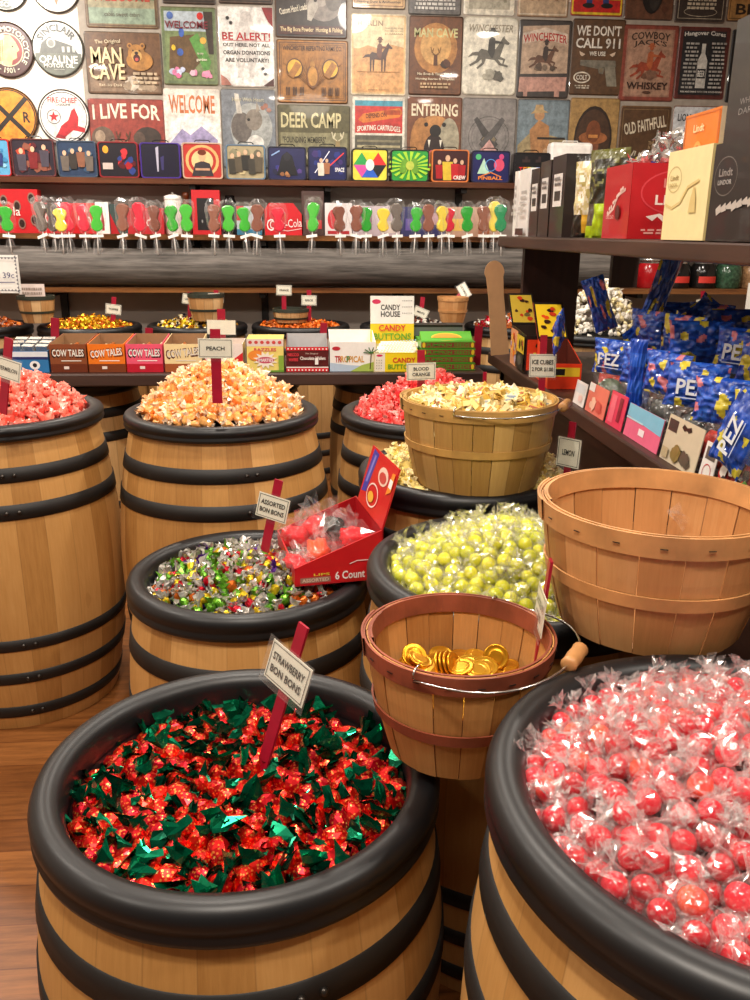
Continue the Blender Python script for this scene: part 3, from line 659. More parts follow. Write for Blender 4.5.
def d(a, R):
    a.ell(.5,.5,.47,.47,'E6E4DE',40); a.ell(.5,.5,.47,.47,'6A6E62',30,R_(200),R_(340)); a.rect(.06,.28,.94,.42,'6A6E62'); 
    a.poly([(.14,.42),(.2,.6),(.36,.72),(.46,.66),(.78,.56),(.88,.42)],'5C5E58'); a.ell(.38,.6,.085,.085,'C8C8C0'); a.ell(.38,.6,.06,.06,'83857E')
    for x in (.58,.68,.78): a.rect(x,.44,x+.05,.54,'C8C8C0')
    a.circ_text('SINCLAIR',.5,.5,R*.74,R*.26,'4A4E4A',92,125); a.text('OPALINE',.5,.31,.74,.14,'F6F6F0'); a.text('MOTOR OIL',.5,.2,.58,.075,'F6F6F0'); a.rect(.4,.13,.6,.135,'F6F6F0')
round_sign(58,49,26,'6A6E62','4A4A42','round grey sign with an old car above white motor oil lettering',d)
def d(a, R):
    a.ell(.5,.5,.47,.47,'E8942C',40)
    for s in (-1,1): a.line([(.2,.5-s*.3),(.8,.5+s*.3)],R*.16,'241C16')
    a.text('R',.8,.5,.12,.18,'241C16'); a.text('R',.2,.5,.12,.18,'241C16'); a.ring(.5,.5,.465,.465,R*.04,'241C16')
round_sign(10,117,28,'E8942C','4A2E1A','orange round railroad crossing sign with a black X and letter R',d)
def d(a, R):
    a.ell(.5,.5,.47,.47,'F4F0EA',40); a.ring(.5,.5,.45,.45,R*.03,'1C1814'); a.text('FIRE-CHIEF',.5,.8,.56,.1,'C01C20'); a.text('GASOLINE',.5,.72,.3,.04,'2A2624')
    a.poly([(.36,.2),(.44,.34),(.58,.44),(.66,.62),(.72,.66),(.78,.5),(.76,.34),(.9,.3),(.88,.22),(.66,.26),(.5,.14)],'C8202A'); a.poly([(.36,.2),(.3,.12),(.5,.1),(.5,.14)],'A01820'); a.ring(.31,.5,.13,.13,.003,'1C1814')
    a.poly([(.31+.1*math.cos(PI/2+i*PI/5)*(1 if i%2==0 else .4), .5+.1*math.sin(PI/2+i*PI/5)*(1 if i%2==0 else .4)) for i in range(10)],'C8202A')
round_sign(64,117,26,'F4F0EA','3A3430','white round sign with a red fire helmet and small red star',d)
round_sign(55,-14,25,'F0ECE6','4A4038','white round sign with an orange point, cut by the top edge',lambda a,R:(a.ell(.5,.5,.46,.46,'F0ECE6',36),a.poly([(.4,.4),(.6,.4),(.5,.14)],'D8602C'),a.rect(.35,.4,.65,.7,'D8602C')))
round_sign(4,-15,24,'E6E2D8','34342E','pale round sign lettered along its lower rim, cut by the top-left corner',lambda a,R:(a.ell(.5,.5,.46,.46,'3E463C',36),a.ell(.5,.5,.3,.3,'E6E2D8',30),a.circ_text('GASOLINE',.5,.5,R*.74,R*.2,'F0ECE0',-85,120,True)))

# ------------------------------------------------------------------ tin lunch boxes along the top shelf
YL = 5.56
def lunch_box(x0, x1, y0, y1, bg, edge, label, draw, hz=True):
    X0 = at_Y(x0, (y0+y1)/2, YL-.05).x+.004; X1 = at_Y(x1, (y0+y1)/2, YL-.05).x-.004
    Z0 = 1.695; Z1 = at_Y((x0+x1)/2, y0, YL-.05).z; w, h, dp = X1-X0, Z1-Z0-.002, .09
    t = empty('lunch_box', ((X0+X1)/2, YL, Z0), label, 'lunch box', 'tin lunch boxes on the top shelf')
    bm = bmesh.new(); r = .016; c = []
    for cx, cz, a in ((w/2-r, h-r, 0), (-w/2+r, h-r, 90), (-w/2+r, r, 180), (w/2-r, r, 270)):
        for k in range(4): c.append((cx+r*math.cos(R_(a+k*30)), cz+r*math.sin(R_(a+k*30))))
    mx = (0, h/2)
    def rg(s, y): return [bm.verts.new((x*s, y, mx[1]+(z-mx[1])*s)) for x, z in c]
    L = [rg(.96, .045), rg(1, .038), rg(1, -.038), rg(.985, -.045), rg(.93, -.045), rg(.92, -.041)]
    fs = [bm.faces.new((A[i], A[(i+1) % 16], B[(i+1) % 16], B[i])) for A, B in zip(L, L[1:]) for i in range(16)]
    paint(bm, fs, edge); f1 = bm.faces.new(L[-1][::-1]); f2 = bm.faces.new(L[0]); paint(bm, [f1], bg); paint(bm, [f2], edge)
    bmesh.ops.recalc_face_normals(bm, faces=fs+[f1, f2])
    a = Art(w*.9, h*.88); draw(a); a.apply(bm, panel((0, -.0413, h/2), (1, 0, 0), (0, 0, 1)))
    obj('body', bm, 'tinbox', t)
    bm = bmesh.new(); q = .045
    tube(bm, [(-q, 0, h-.002), (-q, 0, h+.01), (-q*.7, -.004, h+.016), (q*.7, -.004, h+.016), (q, 0, h+.01), (q, 0, h-.002)], .003, 6)
    obj('handle', bm, 'black_plastic', t)
    return t
def hero(a, x, y, s, c, c2='D8B090'):
    q = a.w/a.h
    a.poly([(x-.1*s, y-.3*s*q), (x-.13*s, y+.12*s*q), (x+.13*s, y+.12*s*q), (x+.1*s, y-.3*s*q)], c); a.ell(x, y+.2*s*q, .06*s, .075*s*q, c2, 10)
def group_scene(bgs, cols, seed, n=4):
    def d(a):
        blobs(a, 0, 1, 0, 1, 16, bgs, seed, .08, .16)
        for i in range(n): hero(a, (i+.7)/(n+.4), .46+.06*((i*7) % 3), .95, cols[i % len(cols)])
    return d
LB = [(-26,10,138,170,'5AA0C8','B01C1C','sky blue tin lunch box with red edge, cut by the left edge of the photo',group_scene(['8AC0DC','3A80B0'],['B02020','2C3C78'],1,2)),
 (10,55,138,171,'2C2430','5A2A2C','dark tin lunch box with clashing maroon machine shapes, second from the left edge',group_scene(['5A2028','3C3A48','8A5040','B0402C'],['4A4450','7A2428'],2,3)),
 (56,97,140,172,'2A3C58','3A4A5C','navy tin lunch box with a crowd of grey fighters, left of the orange-sun one',group_scene(['34506E','1E2C44','4E6A80'],['6A6058','3A3430','8A5A44'],3,4)),
 (97,139,141,173,'1C1620','8A1A20','black tin lunch box with a small orange sun and red angular shape',lambda a:(a.ell(.16,.82,.08,.12,'F0A030'),blobs(a,.4,1,0,.9,12,['A81C24','5A1018','C83038','2C3C80'],4,.08,.14),a.rect(.06,.2,.34,.4,'C8B8B0'))),
 (139,181,142,174,'1A1628','43288A','purple-rimmed tin lunch box with a dark front and pale central streak',lambda a:(a.rect(.08,.06,.92,.94,'16122A'),a.poly([(.38,.9),(.46,.95),(.44,.15),(.4,.15)],'B8B4C8'),a.poly([(.5,.6),(.6,.66),(.58,.2),(.52,.2)],'3A3468'))),
 (181,223,142,175,'B8342C','C8A890','round-burst tin lunch box with a dark-haired figure with folded arms',lambda a:(a.ell(.5,.5,.46,.5,'E0B070'),a.ell(.5,.5,.38,.42,'B8342C'),a.ell(.5,.5,.3,.34,'E8C890'),a.poly([(.2,.02),(.3,.42),(.5,.5),(.7,.42),(.8,.02)],'3A3438'),a.ell(.5,.64,.1,.16,'E0B088'),a.ell(.5,.76,.12,.09,'6A2C14'),a.rect(.3,.2,.7,.27,'C89878'))),
 (225,266,144,176,'A89A78','5C7890','blue-rimmed tin lunch box with a sepia group of figures',group_scene(['C8B88C','8A8468','6A6450'],['3C3830','5A5040','2C2A26'],6,5)),
 (267,307,146,177,'1C1E50','14142E','indigo tin lunch box with a black triangular figure, left of the crossed beams one',lambda a:(blobs(a,0,1,0,.6,10,['2C3080','503A80','1A1A3C'],7,.08,.14),a.poly([(.2,.1),(.35,.75),(.5,.9),(.65,.75),(.8,.1)],'101018'),a.ell(.5,.72,.1,.14,'20202A'),a.poly([(.06,.74),(.3,.9),(.28,.94),(.05,.78)],'8AA8D8'),blobs(a,.25,.75,0,.25,5,['B07848','8A5A3A'],7,.05,.08))),
 (307,348,146,178,'141A50','101028','midnight blue tin lunch box with crossed red and white beams',lambda a:(blobs(a,0,1,0,1,10,['24307A','1A1C40','3A2A6A'],8,.08,.14),a.line([(.35,.2),(.95,.85)],.006,'F04040'),a.line([(.15,.2),(.55,.9)],.005,'E8E8F8'),hero(a,.32,.4,.8,'D8D0C0'),hero(a,.48,.42,.7,'A06A48'),a.text('SPACE',.84,.3,.26,.14,'F0F0F4'))),
 (351,389,148,179,'E8D84A','1C1A18','rainbow tin lunch box split into five bright wedges',lambda a:tuple(a.poly([(.5,.5),(.5+.5*math.cos(k*PI/3),.5+.5*math.sin(k*PI/3)),(.5+.5*math.cos((k+1)*PI/3),.5+.5*math.sin((k+1)*PI/3))],c) for k,c in enumerate(('D83030','F0D030','30A050','D850A0','2C60C8','202024')))+(a.ell(.5,.5,.13,.2,'F4F0E8'),)),
 (390,430,149,180,'2C9A3C','1C201C','bright green tin lunch box with a yellow-green starburst of round heads',lambda a:tuple(a.poly([(.5,.5),(.5+.6*math.cos(k*PI/9),.5+.5*math.sin(k*PI/9)),(.5+.6*math.cos((k+.5)*PI/9),.5+.5*math.sin((k+.5)*PI/9))],'A8D838') for k in range(18))+tuple(a.ell(x,y,.1,.14,'6AA030') for x,y in ((.35,.6),(.62,.62),(.3,.36),(.66,.36)))+(a.ell(.5,.5,.12,.16,'B8C850'),)),
 (431,470,149,181,'5A1414','D87838','orange-rimmed tin lunch box with four figures in red and mustard shirts',lambda a:(a.rect(0,0,1,1,'3A0E10'),hero(a,.18,.4,.9,'A81820'),hero(a,.42,.46,1.2,'D8B838'),hero(a,.64,.42,1.0,'C02028'),hero(a,.84,.4,.9,'A81820'),a.text('CREW',.78,.1,.36,.14,'F4EEE4'))),
 (471,511,150,182,'1C1E58','15163A','navy pinball-style tin lunch box with a pink ball and pale triangle',lambda a:(a.poly([(.12,.25),(.3,.8),(.48,.25)],'B8E0C8'),a.ell(.74,.56,.15,.22,'E05070'),a.ell(.14,.84,.08,.1,'50B878'),a.ell(.8,.85,.07,.1,'D04880'),a.ring(.5,.55,.16,.22,.004,'60A0E8'),a.line([(.2,.15),(.5,.3),(.8,.15)],.006,'E88040'),a.text('PINBALL',.5,.1,.7,.12,'F08A3C'))),
 (513,551,152,184,'141216','1C1A1E','black tin lunch box with small rainbow-coloured block lettering',lambda a:tuple(a.text(ch,.17+.13*i,.42,.11,.22,c) for i,(ch,c) in enumerate(zip('TETRIS',('D83030','F08A28','F0D030','40B050','3070D8','9040B8'))))+tuple(a.rect(x,y,x+.08,y+.11,'3A2C2C') for x,y in ((.2,.7),(.28,.7),(.36,.7),(.28,.81),(.6,.7),(.68,.7),(.68,.81)))),
 (591,632,154,186,'24488A','1C3468','royal blue tin lunch box with an oval badge, behind the snack bags',lambda a:(a.ring(.2,.7,.12,.14,.005,'B8C8E8'),a.rect(.14,.68,.26,.72,'B8C8E8'),a.rect(.5,.6,.8,.64,'8AA0D0'))),
 (632,672,155,187,'D8B820','3A342C','mustard yellow tin lunch box behind the foil wrapped truffles',lambda a:(a.rect(.05,.55,.95,.95,'2C4A9A'),a.ell(.5,.4,.2,.25,'E06030')))]
for L in LB: lunch_box(*L)
# plain white blank box in the same row, standing a little higher
t = empty('white_box', (at_Y(571, 165, YL-.05).x, YL, 1.695), 'plain white rounded panel box standing beside the rainbow-lettered black lunch box', 'box')
bm = bmesh.new(); box(bm, -.135, -.045, 0, .135, .045, .24); obj('body', bm, 'white_plastic', t, bev=.02)
bm = bmesh.new(); tube(bm, [(-.05, 0, .238), (-.045, 0, .25), (.045, 0, .25), (.05, 0, .238)], .003, 6); obj('handle', bm, 'white_plastic', t)

# ------------------------------------------------------------------ barrels
def barrel(x, y, h, R, label, hoops, mat='barrel', rz=0, rin=None, bulge=.016, rimh=1., tub=.1, seg=96, group=None):
    t = empty('candy_barrel', (x, y, 0), label, 'barrel', group, rz)
    re = R-.028; rb = R+bulge
    def rr(z): q = z/h; return re+(rb-re)*(1-(2*q-1)**2)
    bm = bmesh.new(); N = 22
    lathe(bm, [(rr((h-.03)*i/N), (h-.03)*i/N) for i in range(N+1)], seg); obj('barrel_body', bm, mat, t)
    for z, w in hoops:
        bm = bmesh.new(); a, b = z-w/2, z+w/2
        lathe(bm, [(rr(a)-.002, a), (rr(a)+.003, a+.002), (rr(b)+.003, b-.002), (rr(b)-.002, b)], seg)
        o = obj('hoop', bm, 'hoop', t)
        if seg > 60:
            b2 = bmesh.new()
            for s in (-.05, .05):
                an = -PI/2+.35+s
                mt = Matrix.Translation(((rr(z)+.004)*math.cos(an), (rr(z)+.004)*math.sin(an), z))
                bmesh.ops.create_uvsphere(b2, u_segments=10, v_segments=6, radius=.006, matrix=mt)
            obj('rivet', b2, 'rivet', o, smooth=True)
    bm = bmesh.new(); ri = rin or R-.046
    prof = [(re+.002, h-.060), (R-.010, h-.059), (R-.002, h-.054), (R, h-.046), (R-.004, h-.040), (R-.003, h-.034), (R, h-.028), (R, h-.018), (R-.005, h-.007), (R-.014, h-.001), (R-.026, h), (R-.038, h-.005), (ri+.003, h-.013), (ri, h-.022), (ri-.002, h-.06)]
    prof = [(r_, h-(h-z_)*rimh) for r_, z_ in prof]
    lathe(bm, prof, seg); obj('rim', bm, 'rim', t)
    bm = bmesh.new(); lathe(bm, [(ri-.004, h-.05), (ri-.012, h-tub)], seg); disc(bm, ri-.012, h-tub, seg); obj('tub', bm, 'tub', t)
    return t
FULL = lambda h: [(h-.132, .042), (h-.232, .044), (h*.315, .038), (h*.195, .038), (.06, .04)]
B = dict(straw=(-.106, 1.090, .655, .294), cherry=(.483, .73, .85, .30), lime=(.409, 1.50, .80, .30), assorted=(-.141, 1.87, .648, .28),
         yellow=(.41, 2.11, .823, .28), blood=(.40, 2.72, .85, .29), peach=(-.250, 2.51, .90, .284), melon=(-.895, 2.52, .905, .292))
barrel(*B['straw'], 'cut-down oak barrel heaped with red and green foil bon bons, nearest the floor boards', [(.51, .045), (.385, .045), (.06, .04)], bulge=.012)
barrel(*B['cherry'], 'oak barrel with glossy black rim heaped with clear wrapped red balls', [(.72, .045), (.60, .045), (.27, .04), (.06, .04)])
barrel(*B['lime'], 'oak barrel heaped with clear wrapped lime yellow balls', FULL(.80))
barrel(*B['assorted'], 'cut-down oak barrel of mixed foil bon bons with a red display box on its rim', [(.505, .045), (.36, .045), (.06, .04)], bulge=.01)
barrel(*B['yellow'], 'oak barrel of pale lemon candy under the tan basket of square candies', FULL(.823))
barrel(*B['blood'], 'oak barrel heaped with rose red blood orange taffy, behind the tan basket', FULL(.85), rimh=.8)
barrel(*B['peach'], 'full oak barrel with a high mound of peach coloured taffy', FULL(.90), bulge=.036, rimh=.75)
barrel(*B['melon'], 'full oak barrel with a mound of pink watermelon taffy at left', FULL(.905), bulge=.024, rimh=.75)
# barrels under the long table
for i, (px, rz) in enumerate(((74, 0), (236, 1), (396, 2))):
    p = at_Y(px, 390, 3.85)
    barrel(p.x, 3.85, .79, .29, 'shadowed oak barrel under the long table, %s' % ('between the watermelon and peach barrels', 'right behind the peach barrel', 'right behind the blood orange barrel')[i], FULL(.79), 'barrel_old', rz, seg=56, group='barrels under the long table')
REAR = [(-1.83, 5.02, 'heaped with dark orange candy, cut by the left edge'), (-1.216, 5.0, 'heaped with gold and yellow foil candy, behind the brown caramel box'), (-.62, 5.04, 'heaped with gold and black foil candy behind the cream caramel box'),
        (-.028, 5.05, 'heaped with orange candy with a small basket sunk in it'), (.60, 5.02, 'heaped with black and white candy behind the yellow box lid'), (1.22, 5.02, 'heaped with brown candy behind the craft stick'), (2.36, 4.95, 'heaped with silver wrapped candy under the dark jars'), (1.60, 4.62, 'with a tall heap of white candy behind the blue bags')]
for i, (x, y, lb) in enumerate(REAR):
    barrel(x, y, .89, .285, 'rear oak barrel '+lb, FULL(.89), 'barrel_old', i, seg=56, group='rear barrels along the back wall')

# ------------------------------------------------------------------ candy meshes
def cmesh(name, parts, mats):
    """parts: list of (verts, faces, material index)"""
    V, Fc, mi = [], [], []
    for vs, fs, k in parts:
        o = len(V); V += [tuple(v) for v in vs]; Fc += [tuple(i+o for i in f) for f in fs]; mi += [k]*len(fs)
    me = bpy.data.meshes.new(name); me.from_pydata(V, [], Fc)
    for k in mats: me.materials.append(M[k])
    me.polygons.foreach_set('material_index', mi); me.update()
    return me
def ico(sub):
    bm = bmesh.new(); bmesh.ops.create_icosphere(bm, subdivisions=sub, radius=1)
    v = [v.co.copy() for v in bm.verts]; f = [tuple(x.index for x in q.verts) for q in bm.faces]; bm.free(); return v, f
ICO = {k: ico(k) for k in (1, 2, 3)}
def lump(rg, sub, sx, sy, sz, jit, freq=1.6):
    v, f = ICO[sub]; off = Vector((rg.random()*50, rg.random()*50, rg.random()*50))
    out = []
    for p in v:
        k = 1+jit*noise.noise(p*freq+off)+jit*.5*rg.uniform(-1, 1)
        out.append((p.x*sx*k, p.y*sy*k, p.z*sz*k))
    return out, f
def fan(rg, x0, d, length, spread, n=9, flat=.5, neck=.0016, jit=.35, rings=2):
    vs, fs = [], []
    rot = rg.random()*PI; bend = Vector((0, rg.uniform(-.4, .4)*length, rg.uniform(-.4, .4)*length))
    for k in range(rings+1):
        q = k/rings; r = neck+(spread-neck)*q
        for i in range(n):
            a = 2*PI*i/n; rad = r*(1+(jit*rg.uniform(-1, 1)+(.35 if i % 2 else -.3))*q)
            y, z = rad*math.cos(a), rad*math.sin(a)*flat
            y, z = y*math.cos(rot)-z*math.sin(rot), y*math.sin(rot)+z*math.cos(rot)
            vs.append((x0+d*length*q*(1+(rg.uniform(-.25, .2) if k == rings else 0)), y+bend.y*q*q, z+bend.z*q*q))
    for k in range(rings):
        for i in range(n):
            a = k*n+i; b = k*n+(i+1) % n; fs.append((a, b, b+n, a+n))
    return vs, fs
def twin(f1, f2, n):
    """both ends of one twisted wrapper, joined through the middle"""
    o = len(f1[0]); return f1[0]+f2[0], f1[1]+[tuple(i+o for i in f) for f in f2[1]]+[(i, (i+1) % n, o+(i+1) % n, o+i) for i in range(n)]
def shell(rg, r, jit, neckx):
    """crumpled film gathered round a ball and drawn to a neck at both ends"""
    v, f = ICO[3]; out = []
    for p in v:
        k = r*(1+jit*rg.uniform(-1, 1)); q = Vector((p.x*neckx, p.y*k, p.z*k)) if abs(p.x) > .82 else Vector((p.x*k*1.12, p.y*k, p.z*k))
        if abs(p.x) > .82: q.y *= .35; q.z *= .35
        out.append(tuple(q))
    return out, f

def rand_rot(rg, tilt=None):
    if tilt is None: return Euler((rg.random()*2*PI, rg.random()*2*PI, rg.random()*2*PI))
    return Euler((rg.uniform(-tilt, tilt), rg.uniform(-tilt, tilt), rg.random()*2*PI))

def heap_points(rg, n, R, zf, mind, cx=0, cy=0, avoid=(), maxtry=60000):
    """spread points over a round heap no closer than mind; zf(r) gives the heap height"""
    pts = []; cell = mind; grid = {}; tries = 0
    while len(pts) < n and tries < maxtry:
        tries += 1
        a = rg.random()*2*PI; r = R*math.sqrt(rg.random()); x, y = cx+r*math.cos(a), cy+r*math.sin(a)
        if any((x-u)**2+(y-v)**2 < w*w for u, v, w in avoid): continue
        g = (int(x//cell), int(y//cell))
        if any((x-p[0])**2+(y-p[1])**2 < mind*mind for i in (-1, 0, 1) for j in (-1, 0, 1) for p in grid.get((g[0]+i, g[1]+j), ())): continue
        pts.append((x, y)); grid.setdefault(g, []).append((x, y))
    return [(x, y, zf(x, y, math.hypot(x-cx, y-cy))) for x, y in pts]

def stuff_mesh(name, meshes, pts, rg, mats, label, cat, scale=1.):
    V, Fc, mi = [], [], []
    src = [([v.co.copy() for v in m_.vertices], [tuple(p.vertices) for p in m_.polygons], [p.material_index for p in m_.polygons]) for m_ in meshes]
    for p in pts:
        vs, fs, ms = rg.choice(src); mt = Matrix.Translation(p) @ rand_rot(rg).to_matrix().to_4x4() @ Matrix.Scale(scale, 4); o = len(V)
        V += [tuple(mt @ v) for v in vs]; Fc += [tuple(i+o for i in f) for f in fs]; mi += ms
    me = bpy.data.meshes.new(name); me.from_pydata(V, [], Fc)
    for k in mats: me.materials.append(M[k] if isinstance(k, str) else k)
    me.polygons.foreach_set('material_index', mi); me.update()
    o = bpy.data.objects.new(name, me); COL.objects.link(o)
    return tag(o, label, cat, None, 'stuff')

def scatter(protos, pts, rg, tilt=None, scale=(1, 1), sink=0):
    """every candy its own object: the prototypes themselves first, then copies with copies of their children"""
    used = set()
    for p in pts:
        k = rg.randrange(len(protos)); q = protos[k]
        o = q if k not in used else copy_tree(q); used.add(k)
        o.location = (p[0], p[1], p[2]+rg.uniform(-sink, sink*.5)); o.rotation_euler = rand_rot(rg, tilt)
        s = rg.uniform(*scale); o.scale = (s, s, s)
    for k, q in enumerate(protos):
        if k not in used:
            for c in list(q.children): bpy.data.objects.remove(c)
            bpy.data.objects.remove(q)
def proto(name, me, label, cat, group, child=None):
    o = bpy.data.objects.new(name, me); COL.objects.link(o); tag(o, label, cat, group)
    if child:
        c = bpy.data.objects.new(child[0], child[1]); COL.objects.link(c); c.parent = o
    return o

# --- strawberry bon bons: dotted red foil with green twisted leaves
rg = random.Random(11)
def mk_straw(i):
    r = random.Random(100+i)
    body = lump(r, 2, .0185, .0145, .014, .11, 2.4)
    me = cmesh('foil_candy', [body+(0,)], ['foil_red'])
    tw = [twin(fan(r, .014, 1, .021, .018, 8, .3, .005, .4, 2), fan(r, -.014, -1, .013, .011, 8, .35, .004, .4, 2), 8)+(0,)]
    return me, cmesh('green_twist', tw, ['foil_emerald'])
ms = [mk_straw(i) for i in range(7)]
x0, y0, h0, r0 = B['straw']
zf = lambda x, y, r: h0-.062+.030*(1-(r/.24)**2)+.008*noise.noise((x*14, y*14, 1))
pr = [proto('strawberry_bon_bon', a, 'strawberry bon bon in dotted red foil with green twisted ends', 'candy', 'strawberry bon bons in the front barrel', ('green_twist', b)) for a, b in ms]
scatter(pr, heap_points(rg, 300, .232, zf, .0222, x0, y0), rg, None, (1.02, 1.3), .006)
both = [cmesh('m', [([v.co for v in a.vertices], [tuple(p.vertices) for p in a.polygons], 0), ([v.co for v in b.vertices], [tuple(p.vertices) for p in b.polygons], 1)], ['foil_red', 'foil_emerald']) for a, b in ms[:4]]
stuff_mesh('bon_bon_underlayer', both, heap_points(rg, 330, .234, lambda x, y, r: zf(x, y, r)-.016, .017, x0, y0), rg, ['foil_red', 'foil_emerald'], 'lower layers of red and green foil bon bons filling the front barrel', 'candy')

# --- clear wrapped balls
def mk_ball(i, ball, wrap, r=.0118, fl=.0175):
    q = random.Random(300+i)
    a = cmesh('wrapped_ball', [lump(q, 3, r, r, r, .02)+(0,)], [ball]); a.shade_smooth()
    w = [shell(q, r*1.2, .10, r*1.75)+(0,), fan(q, r*1.5, 1, fl, fl*.85, 17, .45, .003, .45, 3)+(0,), fan(q, -r*1.5, -1, fl, fl*.85, 17, .45, .003, .45, 3)+(0,)]
    return a, cmesh('cellophane_wrapper', w, [wrap])
def balls(name, key, ball, wrap, n, zf, R, mind, label, group, seed, avoid=(), r=.0118, under=220, mu=.022, cut=None):
    rg = random.Random(seed); ms = [mk_ball(i+seed, ball, wrap, r) for i in range(6)]
    x0, y0 = B[key][:2]
    pr = [proto(name, a, label, 'candy', group, ('wrapper', b)) for a, b in ms]
    pts = heap_points(rg, n, R, zf, mind, x0, y0, avoid)
    scatter(pr, pts, rg, None, (.92, 1.08), .006)
    both = [cmesh('m', [([v.co for v in a.vertices], [tuple(p.vertices) for p in a.polygons], 0), ([v.co for v in b.vertices], [tuple(p.vertices) for p in b.polygons], 1)], [ball, wrap]) for a, b in ms[:3]]
    up = heap_points(rg, under, R, lambda x, y, q: zf(x, y, q)-.018, mu, x0, y0)
    stuff_mesh('candy_ball_underlayer', both, up, rg, [ball, wrap], 'lower layers of '+group, 'candy')
def dome(key, base, top, R, pw=2., seed=1):
    h = B[key][2]
    return lambda x, y, r: h+base+(top-base)*max(0, 1-(r/R)**pw)+.01*noise.noise((x*12, y*12, seed))
balls('cherry_candy', 'cherry', 'cherry', 'cello_red', 290, dome('cherry', -.028, .045, .25), .246, .0228, 'glossy red candy ball twisted in clear crinkled film', 'clear wrapped red balls in the near right barrel', 5, r=.0132)
balls('lime_candy', 'lime', 'lime', 'cello_lime', 270, dome('lime', -.028, .055, .25), .246, .0236, 'lime yellow candy ball twisted in clear crinkled film', 'clear wrapped lime balls in the barrel behind the two empty baskets', 6, r=.0132)

# --- assorted foil bon bons
rg = random.Random(21); pr = []; ms = []
x0, y0, h0, r0 = B['assorted']
for i, c in enumerate(('purple', 'crimson', 'green', 'yellow', 'orange', 'silver', 'yellow', 'crimson', 'green', 'yellow', 'green')):
    r = random.Random(500+i)
    me = cmesh('foil_candy', [lump(r, 2, .0135, .0105, .0105, .22, 2.4)+(0,), fan(r, .009, 1, .015, .013, 9, .45, .004, .4, 2)+(1,), fan(r, -.009, -1, .015, .013, 9, .4, .004, .5, 2)+(1,)], ['foil_'+c, 'silver_film' if i % 5 else 'foil_'+c])
    ms.append(me); pr.append(proto('foil_bon_bon', me, 'assorted bon bon in %s foil with twisted ends' % ('red' if c == 'crimson' else c), 'candy', 'assorted bon bons in the barrel with the red display box'))
zf = dome('assorted', -.040, .022, .22)
scatter(pr, heap_points(rg, 300, .218, zf, .0185, x0, y0), rg, None, (.9, 1.15), .005)
for me in ms[1:6]:
    pass
mixm = ['foil_purple', 'silver', 'foil_crimson', 'silver', 'foil_yellow', 'silver', 'foil_black', 'silver']
mm = []
for k in range(4):
    r = random.Random(560+k); mm.append(cmesh('m', [lump(r, 1, .0125, .0095, .0095, .22)+(2*k,), fan(r, .009, 1, .014, .012, 8, .4, .004, .5, 2)+(1,), fan(r, -.009, -1, .014, .012, 8, .4, .004, .5, 2)+(1,)], mixm))
stuff_mesh('bon_bon_underlayer', mm, heap_points(rg, 300, .215, lambda x, y, r: zf(x, y, r)-.013, .016, x0, y0), rg, mixm, 'lower layers of mixed foil bon bons in the barrel with the red display box', 'candy')

# --- waxy twist-wrapped taffy in tall mounds
def taffy(name, key, body, wrap, n, zf, R, mind, label, group, seed, s=1., avoid=(), under=260):
    rg = random.Random(seed); ms = []
    x0, y0 = B[key][:2]
    for i in range(6):
        r = random.Random(seed*50+i)
        ms.append(cmesh('wrapped_taffy', [lump(r, 2, .0165*s, .0115*s, .0105*s, .22, 1.5)+(0,), fan(r, .013*s, 1, .012*s, .0115*s, 11, .5, .005, .3, 1)+(1,), fan(r, -.013*s, -1, .012*s, .0115*s, 11, .5, .005, .3, 1)+(1,)], [body, wrap]))
    pr = [proto(name, m_, label, 'candy', group) for m_ in ms]
    scatter(pr, heap_points(rg, n, R, zf, mind, x0, y0, avoid), rg, None, (.85, 1.15), .006)
    stuff_mesh('taffy_underlayer', ms, heap_points(rg, under, R, lambda x, y, r: zf(x, y, r)-.014, mind*.9, x0, y0), rg, [body, wrap], 'lower layers of '+group, 'candy')
taffy('peach_taffy', 'peach', 'peach', 'peach_w', 300, dome('peach', -.015, .128,   .25, 1.6), .226, .0198, 'peach taffy piece in twisted waxy paper', 'peach taffy mounded in the middle barrel', 31)
taffy('watermelon_taffy', 'melon', 'melon', 'melon_w', 300, dome('melon', -.015, .105,  .25, 1.6), .234, .0205, 'pink watermelon taffy piece in twisted waxy paper', 'watermelon taffy mounded in the left barrel', 32)
taffy('blood_orange_taffy', 'blood', 'blood', 'blood_w', 280, dome('blood', -.015, .105, .24, 1.6), .236, .0205, 'rose red blood orange taffy piece in twisted waxy paper', 'blood orange taffy mounded behind the tan basket', 33)
taffy('lemon_taffy', 'yellow', 'lemon', 'lemon_w', 200, dome('yellow', -.012, .05, .24), .230, .0205, 'pale lemon taffy piece in twisted clear paper', 'pale lemon candies under the tan basket', 34, s=1.1, avoid=((.405, 1.985, .15),))

